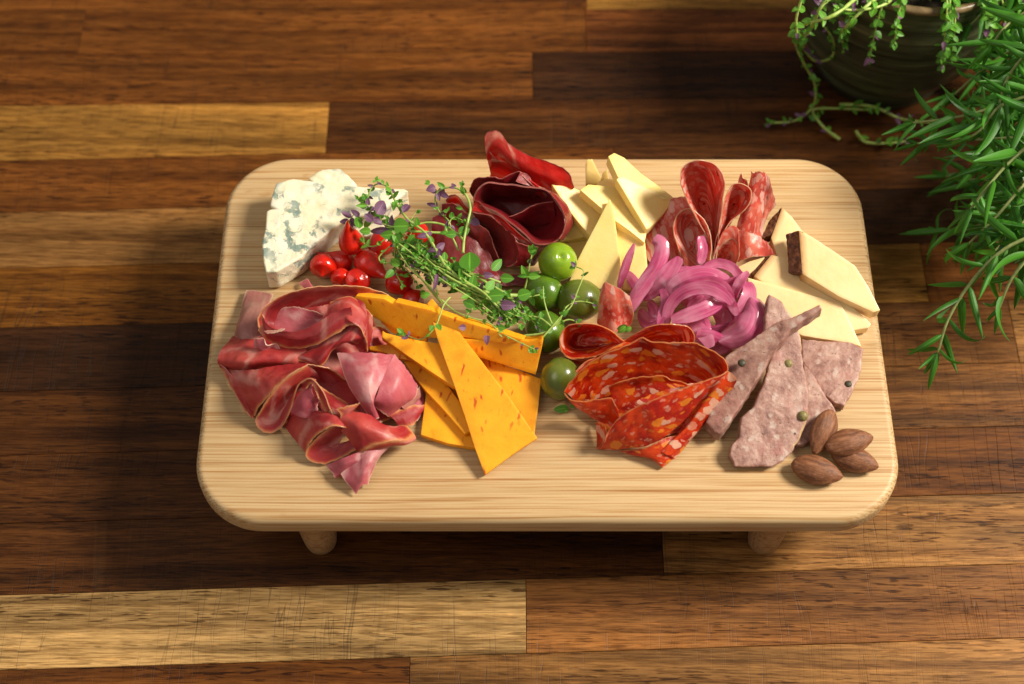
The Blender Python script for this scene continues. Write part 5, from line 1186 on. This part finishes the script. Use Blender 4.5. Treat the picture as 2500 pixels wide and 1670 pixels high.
for key, l, lab, kk in [
    ('main', [(1500,1010,24),(1230,980,31),(1080,910,34),(900,770,37),(820,640,38),(720,490,38),(600,400,37),(540,330,36),(490,250,35),(420,120,33),(340,97,31),(290,130,30),(255,230,27)], 'longest thick thyme sprig whose tip arches over the blue cheese', dict(r0=2.2, r1=0.8, start=0.1, size=(5, 8), step=9, purple=0.35)),
    ('arch', [(1035,660,36),(1045,540,37),(1075,400,40),(1095,290,42),(1060,190,43),(980,130,42),(890,130,40),(820,170,37),(810,250,33),(850,330,30),(920,400,28),(945,480,26)], 'thyme sprig arching high over the dried beef and curling back', dict(r0=1.7, r1=0.7, start=0.45, size=(5, 8), purple=0.55, step=8)),
    ('a', [(900,500,33),(750,490,34),(600,480,34),(440,440,33),(320,400,32),(200,370,30),(150,345,29),(110,400,26)], 'thyme sprig reaching left over the blue cheese with purple leaves', dict(r0=1.5, r1=0.6, start=0.35, size=(6, 10), purple=0.5, step=10)),
    ('b', [(1050,560,32),(900,440,34),(750,410,35),(600,440,34),(450,395,33),(340,380,32),(270,300,30),(240,230,28)], 'thyme sprig with a large purple leaf over the cheese corner', dict(r0=1.3, r1=0.6, start=0.45, size=(6, 9), purple=0.55, step=10)),
    ('c', [(860,1060,26),(760,930,28),(600,780,30),(520,660,31),(480,590,31),(400,640,28),(350,700,26),(370,735,25),(450,740,24),(560,780,23),(620,850,22),(700,970,20)], 'thyme sprig looping back below the red peppers', dict(r0=1.1, r1=0.6, start=0.5, size=(3, 5), step=10)),
    ('d', [(830,1000,28),(800,900,30),(740,780,33),(640,680,34),(520,590,34),(430,530,32),(330,600,29),(250,600,27),(215,560,26)], 'thyme sprig curling round the red peppers at the left', dict(r0=1.2, r1=0.7, start=0.5, size=(4, 7), step=10)),
    ('e', [(860,1070,25),(720,900,27),(580,720,29),(490,620,30),(480,720,24),(490,820,22),(530,900,24),(540,920,23)], 'thyme sprig hanging down over the round red pepper', dict(r0=1.1, r1=0.6, start=0.55, size=(3, 6), step=9)),
    ('f', [(1340,900,27),(1200,850,31),(1000,800,33),(850,760,34),(700,660,34),(560,560,33),(480,470,32),(460,420,31)], 'thyme sprig ending in a large round green leaf beside the peppers', dict(r0=1.4, r1=0.7, start=0.3, size=(5, 9), step=9)),
    ('g', [(1500,1090,20),(1350,1000,25),(1150,950,28),(950,860,30),(800,800,31),(650,720,30),(520,690,28)], 'thyme sprig in the middle of the bundle with tiny leaves', dict(r0=1.3, r1=0.5, size=(4, 7))),
    ('h', [(860,1040,28),(950,1120,28),(1080,1180,30),(1250,1230,30),(1330,1300,30),(1480,1380,29),(1620,1445,28)], 'thyme sprig trailing to the lower right over the orange cheese', dict(r0=1.1, r1=0.5, start=0.3, size=(3, 6), step=12)),
    ('i', [(930,1020,33),(880,1080,34),(850,1160,34),(820,1240,33),(760,1320,31),(680,1365,29),(600,1340,28),(540,1310,27)], 'single thyme stem curving over the orange cheese slices', dict(r0=1.0, r1=0.5, start=0.6, size=(4, 6), step=14)),
    ('j', [(1540,945,24),(1560,860,29),(1580,740,36),(1605,640,40)], 'thyme shoot standing straight up in front of the dried beef', dict(r0=1.0, r1=0.6, start=0.3, size=(5, 8), step=12)),
    ('k', [(1100,1080,25),(1250,1160,27),(1400,1180,28),(1560,1170,29),(1660,1180,28)], 'thyme sprig lying over the olives at the lower right', dict(r0=1.0, r1=0.5, start=0.3, size=(3, 5), step=10)),
    ('l', [(1240,990,30),(1330,1010,30),(1460,1040,30),(1560,1020,31),(1660,1000,31)], 'thyme stem with a yellow green bend beside the olives', dict(r0=1.3, r1=0.8, start=0.5, size=(6, 9), step=12)),
    ('m', [(1480,1120,28),(1420,1100,30),(1350,1050,31),(1310,1015,31),(1380,1020,30),(1480,1035,30)], 'short kinked thyme sprig with a dark purple leaf', dict(r0=1.0, r1=0.6, size=(5, 8), purple=0.7, step=10)),
    ('n', [(1000,640,33),(940,520,35),(900,480,35),(960,370,37),(1060,410,38)], 'thyme sprig with a curled leaf beside the beef curl', dict(r0=1.2, r1=0.6, size=(5, 8), start=0.4)),
]:
    kk.setdefault('purple', 0.14)
    S[key] = sprig(cs(l), lab, rg=rt, side=0.3, **kk)
# tips over the olives, from the chorizo view
sprig([VG(p) for p in [(80,500,30),(150,420,32),(230,330,34),(290,270,36),(340,150,40),(375,60,42),(380,0,42),(320,-30,40)]], 'pale thyme stem rising over the brownish olive', r0=1.0, r1=0.6, start=0.3, size=(4, 7), step=16, rg=rt)
sprig([VG(p) for p in [(140,430,31),(200,380,33),(250,280,35),(330,235,35),(420,240,34),(455,250,33)]], 'thyme sprig ending on the brownish olive', r0=1.0, r1=0.5, start=0.4, size=(3, 5), step=10, rg=rt)
sprig([VG(p) for p in [(-60,490,26),(80,470,29),(180,410,31),(270,370,32),(330,385,31)]], 'curved yellow green thyme stem over the lower olive', r0=1.3, r1=0.7, start=0.4, size=(4, 8), step=10, rg=rt)
sprig([VG(p) for p in [(150,410,31),(110,310,33),(85,210,35),(80,120,37)]], 'yellow thyme stem standing up across the dark olive', r0=1.0, r1=0.5, start=0.8, size=(2, 3), step=10, tipn=0, rg=rt)
sprig([VG(p) for p in [(150,430,31),(60,360,31),(-60,340,30),(-200,330,30)]], 'thyme sprig lying left across the lower olive', r0=1.0, r1=0.5, start=0.3, size=(2, 4), step=8, rg=rt)
sprig([VG(p) for p in [(290,870,8),(230,885,9),(190,880,12),(185,820,15)]], 'small thyme tip on the front olive', r0=0.8, r1=0.5, start=0.3, size=(5, 7), step=9, rg=rt)
# fill of the bundle
for k in range(30):
    a = (rt.uniform(1050, 1560), 0); x0 = a[0]; y0 = 1030+(x0-1150)*0.42+rt.uniform(-150, 120)
    x1 = rt.uniform(480, 950); y1 = 560+(x1-480)*0.62+rt.uniform(-110, 110)
    h = rt.uniform(14, 31)
    mid = ((x0+x1)/2+rt.uniform(-60, 60), (y0+y1)/2+rt.uniform(-60, 60), h+6)
    sprig(cs([(x0, y0, max(5, h-4)), mid, (x1, y1, h), (x1+rt.uniform(-80, 50), y1+rt.uniform(-60, 90), max(8, h-3))]),
          'thin thyme sprig with small green leaves lying inside the thyme bundle', r0=1.1, r1=0.5, start=0.25, size=(3, 5.5), step=9, purple=0.1, rg=rt, side=0.25, group='thin thyme sprigs inside the bundle')
for k in range(20):
    x0 = rt.uniform(1100, 1400); y0 = rt.uniform(1000, 1120)
    x1 = x0+rt.uniform(60, 260); y1 = y0+rt.uniform(60, 190)
    h = rt.uniform(24, 30)
    sprig(cs([(x0, y0, h), ((x0+x1)/2+rt.uniform(-40, 40), (y0+y1)/2+rt.uniform(-40, 10), h+4), (x1, y1, h+2)]),
          'short thyme tip with tiny leaves at the front end of the bundle', r0=0.9, r1=0.4, start=0.2, size=(3, 5), step=6, purple=0.1, rg=rt, group='short thyme tips at the front end of the bundle')
for k in range(18):
    x0 = rt.uniform(1150, 1500); y0 = 980+(x0-1150)*0.45+rt.uniform(-90, 110)
    x1 = rt.uniform(480, 900); y1 = 600+(x1-480)*0.62+rt.uniform(-90, 90); h = rt.uniform(24, 35)
    sprig(cs([(x0, y0, h-3), ((x0+x1)/2+rt.uniform(-70, 70), (y0+y1)/2+rt.uniform(-70, 50), h+3), (x1, y1, h)]),
          'almost bare pale thyme stem lying across the top of the bundle', r0=1.5, r1=0.8, start=0.55, size=(3, 5), step=12, purple=0.2, rg=rt, side=0.2, group='bare pale thyme stems across the bundle')
# traced big leaves: (view, base, tip, height, width scale, mesh, sprig)
for v, b, t, h, ws, me, key in [
    (VC, (470,440), (600,440), 38, 1.45, TL[2], 'f'), (VC, (470,510), (360,515), 36, 1.1, TL[0], 'f'), (VC, (475,510), (510,575), 35, 1.3, TL[2], 'f'),
    (VC, (1090,800), (1090,640), 41, 1.35, TL[2], 'main'), (VC, (1270,800), (1362,705), 40, 0.9, TL[0], 'f'), (VC, (1340,860), (1450,870), 39, 1.1, TL[0], 'f'),
    (VC, (1480,1010), (1592,985), 36, 1.25, TL[2], 'l'), (VC, (1240,1010), (1375,1000), 36, 1.1, TL[2], 'l'), (VC, (1225,960), (1300,880), 38, 1.1, TL[0], 'main'),
    (VC, (330,340), (415,220), 38, 1.3, TP[0], 'b'), (VC, (545,330), (615,215), 40, 0.9, TP[1], 'main'), (VC, (190,460), (175,350), 36, 0.95, TL[0], 'a'),
    (VC, (300,400), (235,345), 38, 1.3, TP[2], 'a'), (VC, (255,270), (155,275), 38, 0.7, TL[3], 'b'), (VC, (285,480), (190,480), 34, 1.1, TL[0], 'd'),
    (VC, (430,470), (250,490), 33, 0.7, TP[1], 'a'), (VC, (480,240), (465,300), 38, 1.0, TL[1], 'main'), (VC, (1000,500), (1090,460), 37, 1.2, TL[2], 'n'),
    (VC, (980,505), (890,510), 37, 1.0, TL[2], 'n'), (VC, (1100,390), (1185,430), 42, 1.0, TP[2], 'arch'), (VC, (810,120), (740,150), 44, 1.5, TP[0], 'arch'),
    (VC, (860,175), (915,205), 43, 1.2, TP[0], 'arch'), (VC, (815,270), (725,260), 40, 0.85, TP[1], 'arch'), (VC, (1030,300), (970,285), 41, 0.9, TL[1], 'arch'),
    (VC, (1340,1080), (1470,1090), 36, 1.2, TP[0], 'm'), (VC, (1130,1090), (1030,1050), 34, 1.2, TL[0], 'k'), (VC, (820,830), (815,960), 39, 0.5, TP[1], 'g'),
    (VC, (520,760), (420,700), 32, 1.0, TL[1], 'c'), (VC, (470,800), (405,860), 31, 0.9, TL[0], 'e'), (VC, (690,1010), (770,990), 30, 1.1, TL[0], 'c'),
    (VC, (1320,1260), (1382,1275), 38, 1.3, TL[0], 'h'), (VC, (1060,1265), (995,1265), 36, 1.3, TP[2], 'h'), (VC, (1230,1330), (1225,1395), 36, 1.3, TP[1], 'h'),
    (VC, (795,1250), (765,1290), 38, 1.2, TL[0], 'i'), (VC, (825,1240), (855,1285), 38, 1.1, TL[0], 'i'), (VC, (560,1340), (545,1290), 33, 1.1, TL[1], 'i'),
    (VC, (1560,850), (1470,840), 38, 0.7, TL[1], 'j'), (VC, (1565,850), (1668,850), 38, 0.8, TL[0], 'j'), (VC, (1585,660), (1636,635), 42, 0.9, TL[0], 'j'),
    (VC, (950,770), (1050,770), 36, 1.2, TL[0], 'g'), (VC, (1200,840), (1290,840), 38, 1.1, TP[0], 'f'), (VC, (1390,1120), (1390,1060), 33, 1.2, TL[2], 'k'),
]:
    a = v((*b, h)); c = v((*t, h+1.0)); d = c-a
    place_leaf(S[key], a, d, (CAM-a).normalized()+Vector((rt.uniform(-0.3, 0.3), rt.uniform(-0.2, 0.2), 0)), d.length, me, wscale=ws)
# loose leaf on the bamboo and greens by the chorizo
r_ = empty('thyme_tip', VG((320,1010,2)), 'tiny green thyme tip lying on the bamboo below the front olive', 'thyme')
for b, t in (((270,1035),(158,1045)), ((285,1030),(325,1005)), ((270,1040),(240,1060))):
    a = VG((*b, 2.5)); c = VG((*t, 3.5)); place_leaf(r_, a, c-a, Vector((0.1, -0.5, 1)), (c-a).length, TL[0], wscale=0.9)
r_ = empty('green_leaf_scrap', VG((680,440,24)), 'crumpled dark green leaf beside the white fat of the chorizo', 'herb leaf')
for b, t, h in (((720,430),(620,440),27), ((700,420),(640,475),28), ((740,425),(690,470),28)):
    a = VG((*b, h)); c = VG((*t, h-1)); place_leaf(r_, a, c-a, Vector((0.3, -0.5, 1)), (c-a).length, TL[1])

# ------------------------------------------------------------------ potted thyme, back right
pc0 = unproj(2148, 172, 0.02)
potx, poty = unproj(2148, 150, 0.0).x, unproj(2148, 272, 0.0).y+0.046
pot_e = empty('potted_thyme', (potx, poty, 0), 'dark glazed stoneware pot of trailing thyme at the upper right', 'potted plant')
prof = [(0.040, 0.0), (0.0455, 0.002), (0.047, 0.010), (0.0465, 0.016), (0.050, 0.020), (0.057, 0.028), (0.0625, 0.042), (0.066, 0.060), (0.0675, 0.080), (0.0675, 0.100), (0.0665, 0.118)]
me = lathe_mesh('pot', prof+[(0.0625, 0.118), (0.061, 0.110), (0.060, 0.095)], 72, 0.02, cap=False); smooth(me, 60)
link('pot', me, M['pot'], pot_e)
me = lathe_mesh('rim', [(0.0625, 0.117), (0.0672, 0.1172), (0.0680, 0.1190), (0.0672, 0.1210), (0.0650, 0.1215), (0.0628, 0.1205), (0.0620, 0.117)], 72, 0.015, cap=False); smooth(me, 60)
link('rim', me, M['potrim'], pot_e)
me = lathe_mesh('soil', [(0.0, 0.112), (0.0625, 0.110), (0.0625, 0.100)], 48, 0.05); smooth(me, 0)
link('soil', me, M['soil'], pot_e)
rp_ = random.Random(5)
def pw(x, y, z): return unproj(x, y, z*0.001)   # z above the tabletop, mm
for l in [[(2120,-30,125),(2030,40,132),(1965,60,120),(1940,100,80),(1960,150,60),(1990,210,35),(1985,260,18),(1940,295,8),(1880,300,5)],
          [(2100,-40,125),(2010,10,132),(1985,60,115),(1960,110,75),(1995,150,55),(2030,140,55),(2035,100,70),(2005,50,88),(2010,0,120)],
          [(1990,-60,145),(1965,-20,145),(1945,40,132),(1945,80,120)],
          [(2160,-20,125),(2110,20,128),(2070,60,118),(2055,90,88),(2062,120,75)],
          [(2200,-20,122),(2150,15,126),(2080,25,128),(2045,20,130)],
          [(2050,255,15),(2130,260,18),(2200,290,12),(2280,300,10)], [(2050,340,3),(2010,310,5),(1985,270,10),(2010,265,14),(2120,268,16)],
          [(2090,320,3),(2110,345,3),(2160,350,4),(2210,345,5)]]:
    sprig([pw(*p) for p in l], None, r0=2.2, r1=1.3, size=(5, 9), step=12, start=0.15, purple=0.25, rg=rp_, parent=pot_e)
for k in range(16):     # stems drooping over the near lip
    a = rp_.uniform(-2.7, -0.4); b = Vector((potx+0.045*math.cos(a), poty+0.045*math.sin(a), 0.110)); o_ = Vector((math.cos(a), math.sin(a), 0))
    dr = rp_.uniform(0.004, 0.03)
    sprig([b, b+o_*0.014+Vector((0, 0, 0.020)), b+o_*0.028+Vector((0, 0, 0.010)), b+o_*0.033+Vector((0.003, 0, -dr))], None, r0=1.5, r1=0.9, size=(5, 9), step=6, start=0.1, purple=0.1, rg=rp_, parent=pot_e)
for k in range(74):
    a = rp_.uniform(0, 6.28); r = rp_.uniform(0.0, 0.052)
    b = Vector((potx+r*math.cos(a), poty+r*math.sin(a), 0.110))
    tip = b+Vector((math.cos(a)*rp_.uniform(0, 0.03), math.sin(a)*rp_.uniform(0, 0.02)+0.01, rp_.uniform(0.02, 0.05)))
    md = (b+tip)/2+Vector((0, 0, 0.006))
    if k < 18: sprig([b, md, tip], None, r0=1.2, r1=0.7, size=(5, 8), step=8, start=0.1, purple=0.1, rg=rp_, parent=pot_e)
    else:
        sprig([b, md, tip], None, r0=1.2, r1=0.7, size=(5, 8), step=12, start=0.4, purple=0.1, rg=rp_, parent=pot_e, tipn=3)

# ------------------------------------------------------------------ rosemary, right edge
rr_ = random.Random(11)
ros = empty('rosemary_plant', unproj(2760, 380, 0.02), 'bushy green rosemary with long narrow leaves hanging in from the right edge', 'rosemary')
def ros_leaf(br, p, d, up, L, me): place_leaf(br, p, d, up, L, me)
def branch(path, leaf=(30, 52), step=4.5, start=0.05, r0=2.4, r1=1.4, spread=1.0, rg=rr_, kind=None):
    C0 = spline([Vector(p) for p in path], 24)
    rad = [(r0+(r1-r0)*i/23)*0.0005 for i in range(24)]
    br = tube('branch', C0, rad, M['stem_rosemary'], ros, 7)
    L = np.concatenate([[0], np.cumsum(np.linalg.norm(np.diff(C0, axis=0), axis=1))])
    s = L[-1]*start; ang = rg.uniform(0, 6)
    while s < L[-1]:
        k = min(22, int(np.searchsorted(L, s, side='right')-1)); f = (s-L[k])/max(1e-9, L[k+1]-L[k])
        p = Vector(C0[k]*(1-f)+C0[k+1]*f); t = Vector(C0[k+1]-C0[k]).normalized()
        a = t.cross(Vector((0.1, 0.2, 1))).normalized(); b = a.cross(t)
        for sg in (0, math.pi):
            w = ang+sg; out = a*math.cos(w)+b*math.sin(w)
            d = out*spread+t*rg.uniform(0.5, 1.2)+Vector((0, 0, rg.uniform(-0.3, 0.1)))
            ln = rg.uniform(*leaf)*0.001*(1-0.35*s/L[-1])
            if p.z+d.normalized().z*ln < 0.004: d.z = abs(d.z)*0.3
            place_leaf(br, p, d, t*0.4-out*0.2+(CAM-p).normalized()*0.8+Vector((rg.uniform(-.7, .7), rg.uniform(-.7, .7), 0)), ln, rg.choice(RL))
        ang += 1.6+rg.uniform(-0.3, 0.3); s += step*0.00125*rg.uniform(0.7, 1.3)
    t = Vector(C0[-1]-C0[-2]).normalized(); p = Vector(C0[-1])
    for k in range(4):
        d = t+Vector((rg.uniform(-.5, .5), rg.uniform(-.5, .5), rg.uniform(-.4, .4)))
        place_leaf(br, p, d, (CAM-p).normalized(), rg.uniform(0.5, 0.8)*leaf[0]*0.001, rg.choice(RL))
    return br
H = lambda x, y, h: P(x, y, h)
for l, kk in [
    ([(2560,560,55),(2450,610,45),(2370,690,30),(2315,780,18),(2290,860,6)], dict(step=8.5, leaf=(30, 44), spread=1.2)),
    ([(2600,350,60),(2500,450,50),(2440,520,42),(2400,560,35),(2360,600,25)], dict(step=8)),
    ([(2640,260,75),(2530,340,70),(2460,400,66),(2400,470,58),(2370,510,50)], dict(step=8)),
    ([(2640,180,80),(2520,230,75),(2440,260,70),(2390,320,60),(2340,350,50)], dict(step=7.5)),
    ([(2640,60,90),(2520,120,85),(2460,190,78),(2440,250,70)], dict(step=7.5)),
    ([(2600,-30,90),(2520,20,86),(2460,60,82),(2420,110,75)], dict(step=8)),
    ([(2600,200,55),(2480,230,50),(2400,270,42),(2310,290,34),(2230,300,25)], dict(step=8.5)),
    ([(2640,300,45),(2520,330,40),(2420,340,30),(2320,340,20),(2240,350,8)], dict(step=9)),
    ([(2640,420,40),(2560,480,36),(2480,560,28),(2420,620,18)], dict(step=8)),
    ([(2620,480,20),(2520,520,10),(2430,540,-5),(2350,560,-20),(2280,560,-35)], dict(step=9)),
    ([(2600,400,10),(2500,430,-5),(2400,440,-20),(2310,430,-38)], dict(step=9)),
    ([(2600,560,60),(2520,620,50),(2470,680,42),(2440,750,30)], dict(step=9)),
    ([(2600,90,50),(2480,120,40),(2400,170,25),(2330,230,5)], dict(step=8.5)),
    ([(2560,-60,60),(2450,-20,55),(2400,30,48),(2370,60,40)], dict(step=8)),
    ([(2620,300,30),(2560,380,20),(2500,440,10),(2450,500,0)], dict(step=8)),
]:
    branch([H(*p) for p in l], **kk)
# inner mass, too dense to tell apart: one part
def leafpile(name, n, rg):
    V = []; F = []; uv = []
    src = [([tuple(v.co) for v in q.vertices], [tuple(p.vertices) for p in q.polygons], {lp.vertex_index: tuple(q.uv_layers[0].data[lp.index].uv) for lp in q.loops}) for q in RL]
    org = Vector(ros.location)
    for k in range(n):
        y = rg.uniform(-80, 640); x = 2440+0.10*abs(y-330)*0.6+rg.uniform(-50, 330)
        if y > 540: x += (y-540)*0.8
        p = H(x, y, rg.uniform(-45, 45))
        d = Vector((rg.uniform(-1, 0.6), rg.uniform(-1, 0.7), rg.uniform(-0.5, 0.6))).normalized()
        up = Vector((rg.uniform(-1, 1), rg.uniform(-1, 1), 1)); xx = d.cross(up).normalized(); zz = xx.cross(d)
        L = rg.uniform(0.022, 0.036); vs, fs, us = src[k % len(src)]; o = len(V)
        for c in vs: V.append(tuple(p-org+(xx*c[0]+d*c[1]+zz*c[2])*L))
        for f in fs: F.append(tuple(i+o for i in f))
        for i in range(len(vs)): uv.append(us.get(i, (0, 0)))
    me = bpy.data.meshes.new(name); me.from_pydata(V, [], F); me.update(); ul = me.uv_layers.new(name='UVMap')
    for lp in me.loops: ul.data[lp.index].uv = uv[lp.vertex_index]
    me.polygons.foreach_set('use_smooth', [True]*len(me.polygons))
    o = link(name, me, M['leaf_rosemary'], ros); tag(o, kind='stuff')
leafpile('foliage', 700, rr_)
